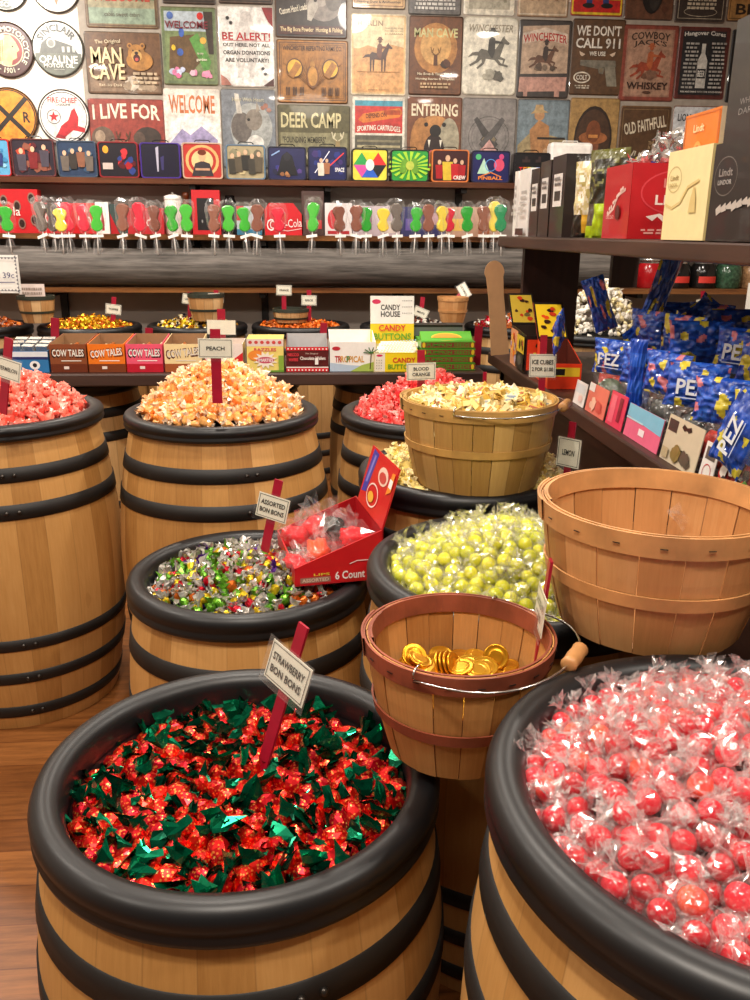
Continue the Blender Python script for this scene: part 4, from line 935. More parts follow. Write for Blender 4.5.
# --- rear barrels: small far heaps
def rear_heap(i, nm, cols, top, label, n=190):
    x, y, _ = REAR[i]; rg = random.Random(700+i); pr = []
    for k, c in enumerate(cols):
        r = random.Random(800+i*9+k)
        me = cmesh('candy_piece', [lump(r, 1, .015, .011, .011, .3)+(0,), fan(r, .011, 1, .010, .011, 6, .5, .004, .4, 1)+(0,)], [c])
        pr.append(proto(nm, me, None, None, None)); tag(pr[-1], label % c.replace('foil_', '').replace('_', ' '), 'candy', 'small candies in the %s' % REAR[i][2].split(',')[0].replace('heaped with', 'rear barrel of').replace('with a tall heap', 'rear barrel with a tall heap'))
    zf = lambda x_, y_, r: .89-.02+top*max(0, 1-(r/.235)**1.6)
    scatter(pr, heap_points(rg, n, .225, zf, .022, x, y), rg, None, (.95, 1.25), .006)
    r = random.Random(5); allm = [cmesh('m', [lump(random.Random(k), 1, .02, .015, .015, .3)+(k,)], cols) for k in range(len(cols))]
    stuff_mesh('candy_underlayer', allm, heap_points(rg, 170, .225, lambda a, b, q: zf(a, b, q)-.016, .02, x, y), rg, cols, 'lower layers of the %s' % REAR[i][2].replace('heaped with', 'rear barrel of').split(',')[0], 'candy')
M['foil_gold'] = M['gold']
M['brown'] = simple('brown candy', '6A3418', .35); M['orange_candy'] = simple('orange candy', 'E8741C', .35); M['amber'] = simple('amber candy', 'B05A1C', .35)
M['white_candy'] = simple('white candy', 'E8E2D6', .35); M['black_candy'] = simple('black candy', '1C1818', .3); M['cream_candy'] = simple('cream candy', 'E8D8A8', .4)
rear_heap(0, 'caramel_candy', ['amber', 'orange_candy', 'brown'], .05, '%s coloured candy piece in the far left rear barrel')
rear_heap(1, 'gold_candy', ['foil_gold', 'foil_yellow', 'foil_orange', 'foil_gold'], .055, '%s foil candy piece in the rear barrel behind the brown caramel box')
rear_heap(2, 'toffee_candy', ['foil_gold', 'foil_yellow', 'foil_black', 'cream_candy'], .055, '%s foil candy piece in the rear barrel with the two-tone basket')
rear_heap(3, 'orange_candy', ['orange_candy', 'foil_orange', 'amber'], .03, '%s coloured piece in the rear barrel with the sunken basket')
rear_heap(4, 'licorice_candy', ['black_candy', 'white_candy', 'black_candy', 'brown'], .05, '%s coloured piece in the rear barrel behind the green boxes')
rear_heap(5, 'brown_candy', ['brown', 'amber', 'white_candy', 'foil_crimson'], .06, '%s coloured piece in the rear barrel behind the craft stick')
rear_heap(6, 'silver_candy', ['silver', 'foil_silver', 'cream_candy'], .055, '%s wrapped piece in the rear barrel under the dark jars')

rear_heap(7, 'popcorn_candy', ['white_candy', 'cream_candy', 'white_candy'], .30, '%s coloured piece in the tall rear heap behind the blue bags', 170)

# ------------------------------------------------------------------ baskets
def basket(x, y, z, Rt, Rb, h, label, mat='basket', band='band', n=22, bail=None, rz=0, mid=.42, bw=.028, rot=None, group=None, rag=True):
    t = empty('bushel_basket', (x, y, z), label, 'basket', group, rz, rot)
    bm = bmesh.new(); th = .0022
    for i in range(n):
        a0 = 2*PI*i/n+.004; a1 = 2*PI*(i+1)/n-.004; off = .0012 if i % 2 else 0; m_ = 4; g = []
        for k in range(9):
            q = k/8; r = Rb+(Rt-Rb)*q+.006*math.sin(q*PI)-off; zz = h*q
            g.append([[bm.verts.new(((r-d_)*math.cos(a0+(a1-a0)*j/m_), (r-d_)*math.sin(a0+(a1-a0)*j/m_), zz)) for j in range(m_+1)] for d_ in (0, th)])
        for A, C in zip(g, g[1:]):
            for s in (0, 1):
                for j in range(m_):
                    q4 = (A[s][j], A[s][j+1], C[s][j+1], C[s][j]); bm.faces.new(q4 if s == 0 else q4[::-1])
            for j in (0, m_): bm.faces.new((A[0][j], A[1][j], C[1][j], C[0][j]))
        for j in range(m_): bm.faces.new((g[-1][0][j], g[-1][0][j+1], g[-1][1][j+1], g[-1][1][j]))
    bmesh.ops.recalc_face_normals(bm, faces=bm.faces); obj('slats', bm, mat, t)
    bm = bmesh.new(); disc(bm, Rb-.002, .006, 40); disc(bm, Rb-.002, .001, 40); obj('bottom', bm, band, t)
    def ringband(zc, w, out, name='band', staples=False):
        bm = bmesh.new(); r0 = Rb+(Rt-Rb)*((zc-w/2)/h)+.006*math.sin(max(0, min(1, (zc-w/2)/h))*PI); r1 = Rb+(Rt-Rb)*((zc+w/2)/h)+.006*math.sin(max(0, min(1, (zc+w/2)/h))*PI)
        s = 1 if out else -1; o0 = .0008 if out else -.0035
        lathe(bm, [(r0+o0, zc-w/2), (r0+o0+s*.003, zc-w/2), (r1+o0+s*.003, zc+w/2), (r1+o0, zc+w/2)], 72, closed=True)
        # overlapping end of the hoop
        a0 = 1.2+zc*7; lathe(bm, [(r0+o0+s*.003, zc-w/2+.001), (r0+o0+s*.006, zc-w/2+.001), (r1+o0+s*.006, zc+w/2+.0015), (r1+o0+s*.003, zc+w/2+.0015)], 14, closed=True, a0=a0, a1=a0+.7)
        bmesh.ops.recalc_face_normals(bm, faces=bm.faces)
        for f in bm.faces: f.smooth = False
        if staples:
            for i in range(n):
                a = 2*PI*(i+.5)/n; r = Rt+.0040
                box(bm, -.0006, -.005, -.0006, .0006, .005, .0006, mi=1, mat=Matrix.Translation((r*math.cos(a), r*math.sin(a), h-bw*.5)) @ Matrix.Rotation(a, 4, 'Z'))
        return obj(name, bm, [band, 'rivet'], t)
    ringband(h-bw/2+.001, bw, True, 'rim_band', True); ringband(h-bw/2+.0015, bw, False, 'rim_band'); ringband(h*mid, bw*.62, True, 'middle_band')
    if bail:
        a, drop, rr = bail   # direction the bail falls towards, height drop, radius
        pts = []
        for k in range(25):
            u = -PI/2+PI*k/24; rad = rr
            e = abs(math.sin(u))**6
            R2 = rad*(1-e)+(Rt+.007)*e
            pts.append((R2*math.cos(a+u*1.0), R2*math.sin(a+u*1.0), h-.010+(-drop)*math.cos(u)+.012*(1-abs(math.sin(u)))))
        bm = bmesh.new(); tube(bm, pts, .0017, 6)
        for sgn, P in ((-1, pts[0]), (1, pts[-1])):
            P = Vector(P); dr = Vector((P.x, P.y, 0)).normalized()
            tube(bm, [P+dr*.006*math.sin(q)*1.0+Vector((0, 0, .016*math.sin(q/2)-(.0))) + dr*(-.012*(q/PI)) for q in [PI*k/8*1.2 for k in range(9)]], .0015, 6)
        obj('wire_bail', bm, 'steel', t, smooth=True)
        bm = bmesh.new(); c = Vector(pts[12]); tg = (Vector(pts[13])-Vector(pts[11])).normalized(); L = .028
        prof = [(-L, .007), (-L*.9, .0115), (-L*.6, .0105), (0, .0115), (L*.6, .0105), (L*.9, .0115), (L, .007)]
        tube(bm, [c+tg*s for s, _ in prof], [r for _, r in prof], 14); obj('wooden_grip', bm, 'grip', t, smooth=True)
    return t
basket(.412, 1.99, .822, .184, .150, .203, 'tan slatted basket full of small square wrapped candies, standing on the pale lemon candy', 'basket_tan', 'band_tan', 24, bail=(R_(-28), .004, .206), mid=.5)
basket(.214, 1.10, .672, .135, .100, .178, 'reddish-banded slatted basket with a few gold coins lying in its bottom', 'basket_dark', 'band_red', 20, bail=(R_(-46), -.004, .170), mid=.42, rz=.2)
basket(.522, 1.170, .832, .173, .135, .192, 'large light wooden basket standing empty above the red candy balls', 'basket', 'band', 18, mid=.47, bw=.032)

# ------------------------------------------------------------------ cartons, cards and signs
def carton(name, label, cat, loc, yaw, dims, col, arts=None, tilt=0, group=None, edge=None, roll=0):
    """closed box; local front faces -y, base at z 0"""
    w, d_, h = dims; t = bmesh.new(); box(t, -w/2, 0, 0, w/2, d_, h, col)
    if edge: paint(t, [f for f in t.faces if abs(f.calc_center_median().x) > w/2-.001 or f.calc_center_median().z > h-.001], edge)
    PAN = {'F': ((0, -.0003, h/2), (1, 0, 0), w, h), 'L': ((-w/2-.0003, d_/2, h/2), (0, -1, 0), d_, h), 'R': ((w/2+.0003, d_/2, h/2), (0, 1, 0), d_, h)}
    for k, fn in (arts or {}).items():
        if k == 'T': a = Art(w, d_); fn(a); a.apply(t, panel((0, d_/2, h+.0003), (1, 0, 0), (0, 1, 0)))
        else:
            o, u, ww, hh = PAN[k]; a = Art(ww, hh); fn(a); a.apply(t, panel(o, u, (0, 0, 1)))
    o = obj(name, t, 'print', None, loc=loc, rot=(tilt, roll, yaw)); return tag(o, label, cat, group)
def open_box(name, label, loc, yaw, dims, cols, art=None, sideart=None, back=0, lid=None, lidart=None, tilt=0, roll=0, cut=0, sides=None, group=None, cat='candy box', lidtilt=.25):
    """display box: front wall, higher back, sloping sides, optional raised lid"""
    w, d_, h = dims; out, inn = cols; e = empty(name, loc, label, cat, group, rot=(tilt, roll, yaw)); th = .003; hb = h+back
    b = bmesh.new(); box(b, -w/2, 0, 0, w/2, d_, th, out); box(b, -w/2, 0, th, w/2, th, h, out); box(b, -w/2, d_-th, th, w/2, d_, hb, inn)
    for s in (-1, 1):
        x = s*w/2; xi = x-s*th
        v = [b.verts.new(q) for q in ((x, 0, th), (x, d_, th), (x, d_, hb), (x, 0, h), (xi, 0, th), (xi, d_, th), (xi, d_, hb), (xi, 0, h))]
        fo = [b.faces.new([v[i] for i in q]) for q in ((0, 1, 2, 3), (3, 2, 6, 7))]; fi = [b.faces.new([v[i] for i in (7, 6, 5, 4)])]
        paint(b, fo, sides or out); paint(b, fi, inn)
    if art: a = Art(w, h); art(a); a.apply(b, panel((0, -.0003, h/2), (1, 0, 0), (0, 0, 1)))
    if sideart: a = Art(d_, h); sideart(a); a.apply(b, panel((-w/2-.0004, d_/2, h/2), (0, -1, 0), (0, 0, 1)))
    obj('box_body', b, 'print', e)
    if lid:
        b = bmesh.new(); box(b, -w/2, -th/2, 0, w/2, th/2, lid, out)
        if lidart: a = Art(w, lid); lidart(a); a.apply(b, panel((0, -th/2-.0003, lid/2), (1, 0, 0), (0, 0, 1)))
        obj('lid', b, 'print', e, loc=(0, d_, hb), rot=(-lidtilt, 0, 0))
    return e
def card_sign(base, h, top, label, lines, yaw=0, cw=.085, ch=.055, frac=.72, dY=0., sw=.02, group=None, Y=None, X=None, blank=False, rollc=0., border='2A2A28', cat='price sign'):
    P = at_Y(base[0], base[1], Y) if Y else (at_X(base[0], base[1], X) if X else at_h(base[0], base[1], h))
    T = at_Y(top[0], top[1], P.y+dY); v = (T-P); L = v.length; v.normalize()
    u = Vector((math.cos(yaw), math.sin(yaw), 0)); u = (u-v*u.dot(v)).normalized(); n = u.cross(v)
    e = empty('candy_sign', P, label, cat, group); mt = Matrix((u, v, n)).transposed().to_4x4(); e.matrix_world = Matrix.Translation(P) @ mt
    b = bmesh.new(); box(b, -sw/2, -.04, -.0022, sw/2, L, .0022); obj('stake', b, 'stake', e)
    if lines is None: return e
    c = L*frac; rm = Matrix.Translation((0, c, .004)) @ Matrix.Rotation(rollc, 4, 'Z')
    b = bmesh.new(); box(b, -cw/2, -ch/2, 0, cw/2, ch/2, .0008, 'EDEAD8', mat=rm)
    if not blank:
        a = Art(cw, ch); a.frame(.0012, border, .003)
        for i, s in enumerate(lines):
            n_ = len(lines); a.text(s, .5, .5+(n_-1)*.16-i*.32, min(.8, .085*len(s)+.1), .2, '1E1E1C')
        a.apply(b, rm @ panel((0, 0, .001), (1, 0, 0), (0, 1, 0)), .00025)
    obj('card', b, 'print', e)
    b = bmesh.new(); box(b, -cw/2-.006, -ch/2-.008, .0035, cw/2+.006, ch/2+.006, .0045, mat=rm); obj('clear_holder', b, 'acrylic', e)
    return e
card_sign((262,768), .63, (304,625), 'crimson stake sign reading STRAWBERRY BON BONS', ['STRAWBERRY', 'BON BONS'], R_(-50), .092, .062, .68, sw=.021)
card_sign((262,564), .65, (279,480), 'crimson stake sign reading ASSORTED BON BONS', ['ASSORTED', 'BON BONS'], R_(-22), .078, .058, .68, sw=.021)
card_sign((217,388), 1.01, (215,329), 'crimson stake sign reading PEACH', ['PEACH'], 0, .088, .05, .68, sw=.026)
card_sign((4,398), 1.0, (9,338), 'tilted crimson stake sign reading WATERMELON', ['WATERMELON'], R_(-30), .105, .05, .5, sw=.026)
card_sign((421,394), .95, (421,350), 'crimson stake sign reading BLOOD ORANGE', ['BLOOD', 'ORANGE'], 0, .085, .05, .52, sw=.022)
card_sign((566,482), .83, (573,422), 'crimson stake sign with faint print in pale lemon candy right of the tan basket', ['LEMON'], R_(-45), .06, .07, .5, sw=.018)
card_sign((541,402), 0, (544,335), 'crimson stake sign reading ICE CUBES before the orange display box', ['ICE CUBES', '2 FOR $1.00'], R_(-18), .085, .075, .55, X=.77, sw=.022)
card_sign((534,668), 0, (551,560), 'crimson stake sign seen edge-on in the gold coin basket', ['CHOCOLATE', 'COINS'], R_(-97), .075, .06, .55, Y=1.13, sw=.018)
card_sign((222,352), 0, (221,309), 'crimson stake sign showing its blank back behind the PEACH sign', ['CANDY'], 0, .12, .06, .58, Y=3.72, sw=.034, blank=True)
card_sign((55,352), 0, (55,318), 'bare crimson stake behind the brown caramel box', None, 0, Y=3.78, sw=.034)
card_sign((149,352), 0, (149,328), 'bare crimson stake behind the pink caramel box', None, 0, Y=3.78, sw=.032)
card_sign((322,352), 0, (324,323), 'crimson stake with small grey card behind the dark red wafer box', ['MINT'], 0, .06, .04, .3, Y=3.78, sw=.03, blank=True)
card_sign((477,356), 0, (479,326), 'bare crimson stake standing right of the green boxes', None, 0, Y=3.72, sw=.034)
card_sign((484,396), 0, (485,372), 'thin bare crimson stake at the right end of the blood orange taffy', None, 0, Y=2.74, sw=.012)
RS = [((113,324),(114,297),(0),['TOFFEE'],.55,'in the gold candy barrel'), ((190,322),(190,292),R_(-8),['CARAMEL'],.75,'left of the two-tone basket'), ((216,322),(216,290),R_(5),['NOUGAT'],.75,'right of the two-tone basket'),
      ((284,318),(284,289),0,['ORANGE'],.96,'cut off by the shelf above the sunken basket'), ((309,324),(309,290),0,['SPICE'],.7,'in the orange candy barrel'), ((419,328),(423,297),R_(-15),['MINTS'],.5,'behind the yellow box lid'),
      ((452,303),(467,288),R_(-15),['LICORICE'],.8,'tilted above the small wooden basket'), ((703,322),(703,291),0,['SILVER MINTS'],.6,'in the silver candy barrel')]
for b_, t_, yw, ln, fr, lb in RS: card_sign(b_, 0, t_, 'small crimson stake sign with cream card '+lb, ln, yw, .085, .055, fr, Y=4.98, sw=.026, rollc=yw)
def paper(px0, px1, py0, py1, Y, label, draw, col='F4F1EA'):
    a, b = at_Y(px0, py1, Y), at_Y(px1, py0, Y); w_, h_ = b.x-a.x, b.z-a.z
    t_ = bmesh.new(); box(t_, -w_/2, -.001, 0, w_/2, .001, h_, col); A = Art(w_, h_); draw(A); A.apply(t_, panel((0, -.0013, h_/2), (1, 0, 0), (0, 0, 1)))
    return tag(obj('paper_notice', t_, 'print', None, loc=((a.x+b.x)/2, Y, a.z)), label, 'notice')
def d(a):
    for i in range(14):
        for yy, s in ((.06, 1), (.94, -1)): a.poly([(i/14, yy), ((i+.5)/14, yy+s*.05), ((i+1)/14, yy)], '6A6A72')
    for i in range(10): a.poly([(.97, i/10), (.93, (i+.5)/10), (.97, (i+1)/10)], '6A6A72')
    a.text('Fudge 39c', .55, .45, .7, .2, '28306A', False); a.rect(.2, .28, .9, .3, '28306A')
paper(-26, 17.5, 255, 293, 4.75, 'white zigzag-bordered paper notice hanging at the left edge above the barrels', d)
paper(745, 770, 283, 309, 3.3, 'white paper notice hanging at the right edge below the top shelf', lambda a: a.rect(.2, .4, .8, .5, '8A8A90'))
paper(20, 44, 284, 298, 4.9, 'small cream paper card standing in the far left small basket', lambda a: lines_of_text(a, .1, .9, .2, .8, 2, '9A8A80', 3), 'E8D8D0')

# ------------------------------------------------------------------ long table and what stands on it
e = empty('display_table', (-.7, 3.7, 0), 'long dark wooden table carrying the row of candy boxes', 'table')
b = bmesh.new(); box(b, -1.7, -.24, .80, 1.44, .30, .85); obj('table_top', b, 'dark_wood_x', e, bev=.006)
for x in (-1.62, 1.36):
    for y in (-.1, .24): b = bmesh.new(); box(b, x-.03, y-.03, 0, x+.03, y+.03, .8); obj('leg', b, 'dark_wood_z', e)
TZ = .851; TY = 3.50
def on_table(px0, px1, py0): 
    a = at_Y(px0, 372, TY); c = at_Y(px1, 372, TY); return (a.x+c.x)/2, c.x-a.x-.004, at_Y((px0+px1)/2, py0, TY).z-TZ
def ct(base, top, rot=0.06, tx='F4EFE4', ol='3A1C14'):
    def d(a):
        a.rect(0, 0, 1, .3, base); a.text('COW TALES', .5, .68, .92, .34, ol, True, rot); a.text('COW TALES', .5, .69, .86, .25, tx, True, rot); a.rect(.3, .40, .85, .43, tx); a.rect(.36, .12, .5, .22, 'F0E0D8')
    return d
x, w_, h_ = on_table(6, 50, 338)
e = open_box('foil_candy_box', 'blue box of silver foil packets at the left end of the table row', (x, TY, TZ), 0, (w_, .2, h_*.62), ('2E78B4', 'B8C4D0'), lambda a: (a.rect(0, .72, 1, .98, 'E4E8F0'), a.rect(0, .62, 1, .74, '28306A'), a.ell(.68, .35, .12, .2, 'F4F4F4'), a.ell(.68, .35, .05, .1, '20242C')), None, .01)
for i in range(9):
    q = carton('foil_packet', 'small silver foil packet lying in the blue box on the table', 'packet', (x-w_*.33+(i % 3)*w_*.33, TY+.03+(i//3)*.055, TZ+h_*.62-.012+.008*(i//3)), rg.uniform(-.4, .4), (.05, .022, .03), 'DADCE4', None, .3, 'silver foil packets in the blue box'); q.data.materials[0] = M['silver']
for px0, px1, out, inn, base, lb, tx, ol in ((51,88.5,'8A4A2A','6E4A34','6A2E18','brown','F4EFE4','3A1C14'), (89,126.5,'EE7A1E','B8743C','7A3A1C','orange','F8F2E8','8A3A14'), (127,164,'EE5A78','C88A78','C01830','pink','F8F4F0','30181C'), (165,203,'F4DCA4','C8A070','A85A30','cream','E8E0D0','5A2418')):
    x, w_, h_ = on_table(px0, px1, 342)
    open_box('caramel_box', lb+' cardboard box with cow lettering and open top, in the row on the table', (x, TY, TZ), 0, (w_, .22, h_*.93), (out, 'A07A58'), ct(base, out, .0 if lb in ('brown', 'pink') else .1, tx, ol), None, .018)
    for k in range(6):
        b = bmesh.new(); tube(b, [(0, -.07, 0), (0, .07, 0)], .008, 8)
        o = obj('caramel_stick', b, 'cream_candy' if k % 2 else 'amber', None, loc=(x-w_*.35+k*w_*.14, TY+.11, TZ+h_*.62+.006*(k % 3)), rot=(.06, 0, rg.uniform(-.12, .12)))
        tag(o, '%s wrapped caramel stick lying inside the %s cow box' % (('tan', 'cream')[k % 2], lb), 'candy', 'caramel sticks in the cow boxes')
def d(a):
    a.rect(0,0,1,1,'F2E4DC'); a.poly([(.3,0),(1,.7),(1,0)],'D8242C'); a.poly([(0,0),(.25,0),(0,.5)],'D8242C'); a.ell(.3,.72,.12,.16,'6AB04C'); a.ell(.62,.78,.12,.14,'E85A50'); a.ell(.35,.35,.14,.18,'F0F0E8'); a.ell(.35,.35,.08,.1,'38784C')
x, w_, h_ = on_table(205, 244, 344); open_box('candy_box', 'white and red box with round fruit pictures, partly behind the PEACH sign', (x, TY, TZ), 0, (w_, .2, h_), ('F2E4DC', 'D8C8BC'), d)
def d(a):
    a.rect(0,0,1,1,'F0DC7A'); a.rect(0,.78,1,1,'E8D8D0')
    for i in range(6): a.ell(.1+i*.16,.9,.05,.05,'D04A48')
    a.text('RAZZLES',.5,.68,.6,.1,'D8485A'); a.ell(.25,.5,.22,.16,'F09038'); a.poly([(.5+.34*math.cos(k*PI/12)*(1 if k%2 else .6),.36+.28*math.sin(k*PI/12)*(1 if k%2 else .6)) for k in range(24)],'F8F0E0'); a.ell(.5,.36,.24,.1,'C8506A'); a.text('SMARTIES',.5,.36,.42,.1,'F8F0F0'); a.rect(0,0,1,.05,'6A9A30'); a.rect(.86,.05,1,.5,'8AB040')
x, w_, h_ = on_table(247, 284.5, 339); carton('candy_box', 'pale yellow candy box with white starburst and orange oval', 'candy box', (x, TY, TZ), 0, (w_, .16, h_), 'F0DC7A', {'F': d})
def d(a):
    a.rect(0,0,1,1,'5A1A1C'); a.rect(0,.86,1,1,'D8202C'); a.rect(0,0,1,.14,'D8202C'); a.rect(0,.15,1,.2,'F2E8E0')
    for i in range(12):
        a.ell(.05+i*.082,.93,.02,.035,'F4F0E8',8); a.ell(.05+i*.082,.07,.02,.035,'F4F0E8',8)
    a.text('NECCO',.17,.7,.26,.12,'E8404C'); a.text('WAFERS',.17,.5,.22,.13,'E8404C'); a.text('Chocolate Wafers',.63,.56,.6,.14,'F8F4EC'); a.text('The Original',.6,.74,.3,.07,'F0E0D0',False); a.rect(.68,.3,.76,.56,'F4F0EC')
x, w_, h_ = on_table(286, 329, 347); open_box('candy_box', 'dark red wafer box with scalloped red strips and grey open flap', (x, TY, TZ), 0, (w_, .18, h_), ('5A1A1C', 'C8C8C8'), d, None, .035)
def d(a):
    a.rect(0,0,1,1,'F4F2EC'); a.poly([(0,0),(0,.3),(.4,.22),(1,.16),(1,0)],'B8CCE0'); a.poly([(.45,0),(.7,.22),(1,.34),(1,0)],'A8C05A'); a.ell(.14,.78,.09,.07,'C02838'); a.text('TROPICAL',.45,.42,.6,.22,'D89A2C'); a.text('TR',.18,.42,.14,.22,'C02838'); a.text('P',.4,.42,.07,.22,'3A8A4A')
    a.line([(.88,.1),(.9,.6)],.004,'5A4A2C')
    for k in range(6): a.line([(.9,.62),(.9+.16*math.cos(k*PI/5),.62+.16*math.sin(k*PI/5)+.03)],.004,'3A6A3A')
x, w_, h_ = on_table(329.5, 376, 342); open_box('candy_box', 'white box with rainbow lettering and a palm tree', (x, TY, TZ), 0, (w_, .2, h_), ('F4F2EC', 'FAF8F2'), d, None, .03)
def dl(a):
    a.rect(0,.42,1,1,'F2F2EC'); a.rect(0,0,1,.42,'F0D420'); a.ell(.14,.88,.1,.05,'D02858'); a.text('CANDY',.46,.76,.44,.12,'1C1C1C'); a.text('HOUSE',.46,.62,.44,.12,'1C1C1C')
    for i in range(6):
        for j in range(3): a.ell(.74+i*.04,.9-j*.13,.01,.012,'5A4A58',6)
    a.text('CANDY',.5,.33,.62,.13,'D83A2C'); a.text('BUTTONS',.5,.15,.86,.14,'6AA82C')
def d(a):
    a.rect(0,0,1,1,'F2D820'); a.rect(0,0,.24,1,'F0EAD8'); a.ell(.12,.85,.07,.06,'D02858'); a.frame(.001,'C8A010',.002); a.text('CANDY',.66,.62,.5,.26,'D83A2C'); a.text('BUTTONS',.62,.28,.62,.26,'6AA82C')
    for i in range(3):
        for j in range(4): a.ell(.06+i*.05,.2+j*.14,.01,.03,'8A7868',6)
x, w_, h_ = on_table(373, 419, 352)
e = open_box('candy_buttons_box', 'yellow open display box with tall raised lid reading CANDY BUTTONS', (x, TY-.02, TZ), 0, (w_, .20, h_), ('F0D420', 'E8DCA0'), d, None, .012, .20, dl, lidtilt=.12)
for k in range(7):
    b = bmesh.new(); box(b, -.08, -.022, 0, .08, .022, .002, 'F6EEDC'); a = Art(.15, .04)
    for i in range(12):
        for j in range(3): a.ell((i+.5)/12, (j+.5)/3, .025, .1, ('F0A0A8', 'F4D060', 'A8D0E8')[j], 8)
    a.apply(b, panel((0, 0, .0023), (1, 0, 0), (0, 1, 0)))
    o = obj('button_candy_strip', b, 'print', None, loc=(x-.01+.006*k, TY+.03+k*.018, TZ+h_*.8+.005*k), rot=(.35, .0, rg.uniform(-.15, .15)))
    tag(o, 'cream paper strip dotted with pastel candy buttons in the yellow box', 'candy', 'button strips in the yellow display box')
x, w_, h_ = on_table(419, 477, 350)
for k in range(4):
    carton('green_candy_box', ('bottom', 'second lowest', 'third lowest', 'topmost')[k]+' of the flat green candy boxes stacked on the table', 'candy box', (x+(.004, -.003, .003, 0)[k], TY+.02, TZ+.030*k), 0, (w_*.94, .2, .0285), '4EA02C', {'F': lambda a: (a.rect(0, .15, 1, .85, '8E3A30'), a.text('PUMPKIN SEEDS', .5, .5, .8, .5, '4EA02C'), a.ell(.05, .5, .03, .4, 'F0D030', 10), a.ell(.95, .5, .03, .4, 'F0D030', 10)), 'T': lambda a: (a.ell(.5, .5, .3, .4, 'F0A830'), a.ell(.5, .5, .1, .4, 'E08820'))}, group='flat green boxes stacked on the table')
e = carton('green_candy_box', 'tipped-up green candy box showing an orange slice on top of the green stack', 'candy box', (x, TY+.05, TZ+.119), 0, (w_*.9, .02, .07), '58AE2C', {'F': lambda a: (a.ell(.5, .3, .3, .5, 'F0C030', 24, 0, PI), a.ell(.5, .3, .26, .42, 'E89828', 24, 0, PI))}, tilt=-1.1)
x, w_, h_ = on_table(413, 470, 328); carton('black_tray_box', 'low black box with a glossy grey top edge behind the green stack', 'box', (x, TY+.33-.1, TZ), 0, (w_*1.05, .1, .165), '1C1A1C', {'F': lambda a: a.rect(0, .72, 1, .94, '6E7278')})

# ------------------------------------------------------------------ small rear baskets
basket(at_Y(36,300,4.85).x, 4.85, at_Y(36,322,4.85).z, .095, .072, .14, 'small two-tone basket between the rear barrels at far left', 'basket_two', 'band_green', 12, mid=.4, bw=.02)
basket(at_Y(206,300,4.92).x, 4.92, at_Y(206,320,4.92).z, .098, .075, .145, 'small two-tone basket standing in the gold and black rear barrel', 'basket_two', 'band_green', 12, mid=.4, bw=.02)
basket(at_Y(291,318,4.98).x, 4.98, .905, .10, .085, .075, 'shallow light basket sunk in the orange rear barrel', 'basket_two', 'band_green', 14, mid=.3, bw=.018)
basket(at_Y(453,300,4.9).x, 4.9, at_Y(453,322,4.9).z, .085, .065, .14, 'small plain wooden basket standing behind the green boxes', 'basket', 'band', 14, mid=.45, bw=.02)

# ------------------------------------------------------------------ gold coins
def coin():
    b = bmesh.new(); r = .0195
    lathe(b, [(r-.0015, 0), (r, .0008), (r, .0032), (r-.0015, .004), (r-.003, .0034), (r*.55, .0034), (r*.5, .0039)], 36); disc(b, r-.0015, 0, 36); disc(b, r*.5, .0039, 36)
    bmesh.ops.recalc_face_normals(b, faces=b.faces); me = bpy.data.meshes.new('coin'); b.to_mesh(me); b.free(); me.materials.append(M['gold']); return me
cm = coin()
def put_coin(p, rot):
    o = bpy.data.objects.new('gold_coin', cm); COL.objects.link(o); o.location = p; o.rotation_euler = rot
    tag(o, 'gold foil chocolate coin heaped in the reddish-banded basket', 'coin', 'gold coins in the reddish-banded basket')
rc_ = random.Random(4)
for x_, y_, _ in heap_points(rc_, 46, .092, lambda x, y, r: 0, .024, .214, 1.10):
    put_coin((x_, y_, .765+.006*rc_.random()-.02*(y_-1.1)), (rc_.uniform(-.35, .35), rc_.uniform(-.35, .35), rc_.random()*6))
for x_, y_, _ in heap_points(rc_, 40, .084, lambda x, y, r: 0, .026, .214, 1.10): put_coin((x_, y_, .752), (rc_.uniform(-.2, .2), rc_.uniform(-.2, .2), rc_.random()*6))
for px, py, Y, rot in ((414,656,1.14,(R_(40),0,.3)), (420,660,1.13,(R_(20),.2,.8)), (438,664,1.12,(R_(74),0,1.2)), (443,664,1.12,(R_(70),0,1.15)), (448,664,1.12,(R_(66),0,1.1)), (453,665,1.12,(R_(64),0,1.05)), (470,665,1.12,(.25,.1,0)), (461,668,1.11,(.1,-.2,0)), (485,667,1.11,(.3,0,.2)), (496,657,1.14,(R_(60),0,-.35)), (430,671,1.11,(.1,.1,.5)), (478,671,1.1,(.2,-.1,.5))):
    put_coin(at_Y(px, py, Y), rot)
# a loose scrap of film in the empty basket
b = bmesh.new(); v, f = fan(random.Random(3), 0, 1, .03, .018, 9, .6, .004, .5, 2); vs = [b.verts.new(q) for q in v]; [b.faces.new([vs[i] for i in q]) for q in f]
for px, py in ((608,507), (667,511)): pass
tag(obj('film_scrap', b, 'cello', None, loc=at_Y(668, 512, 1.28), rot=(0, .2, .3)), 'crumpled scrap of clear film caught inside the large empty basket', 'wrapper')

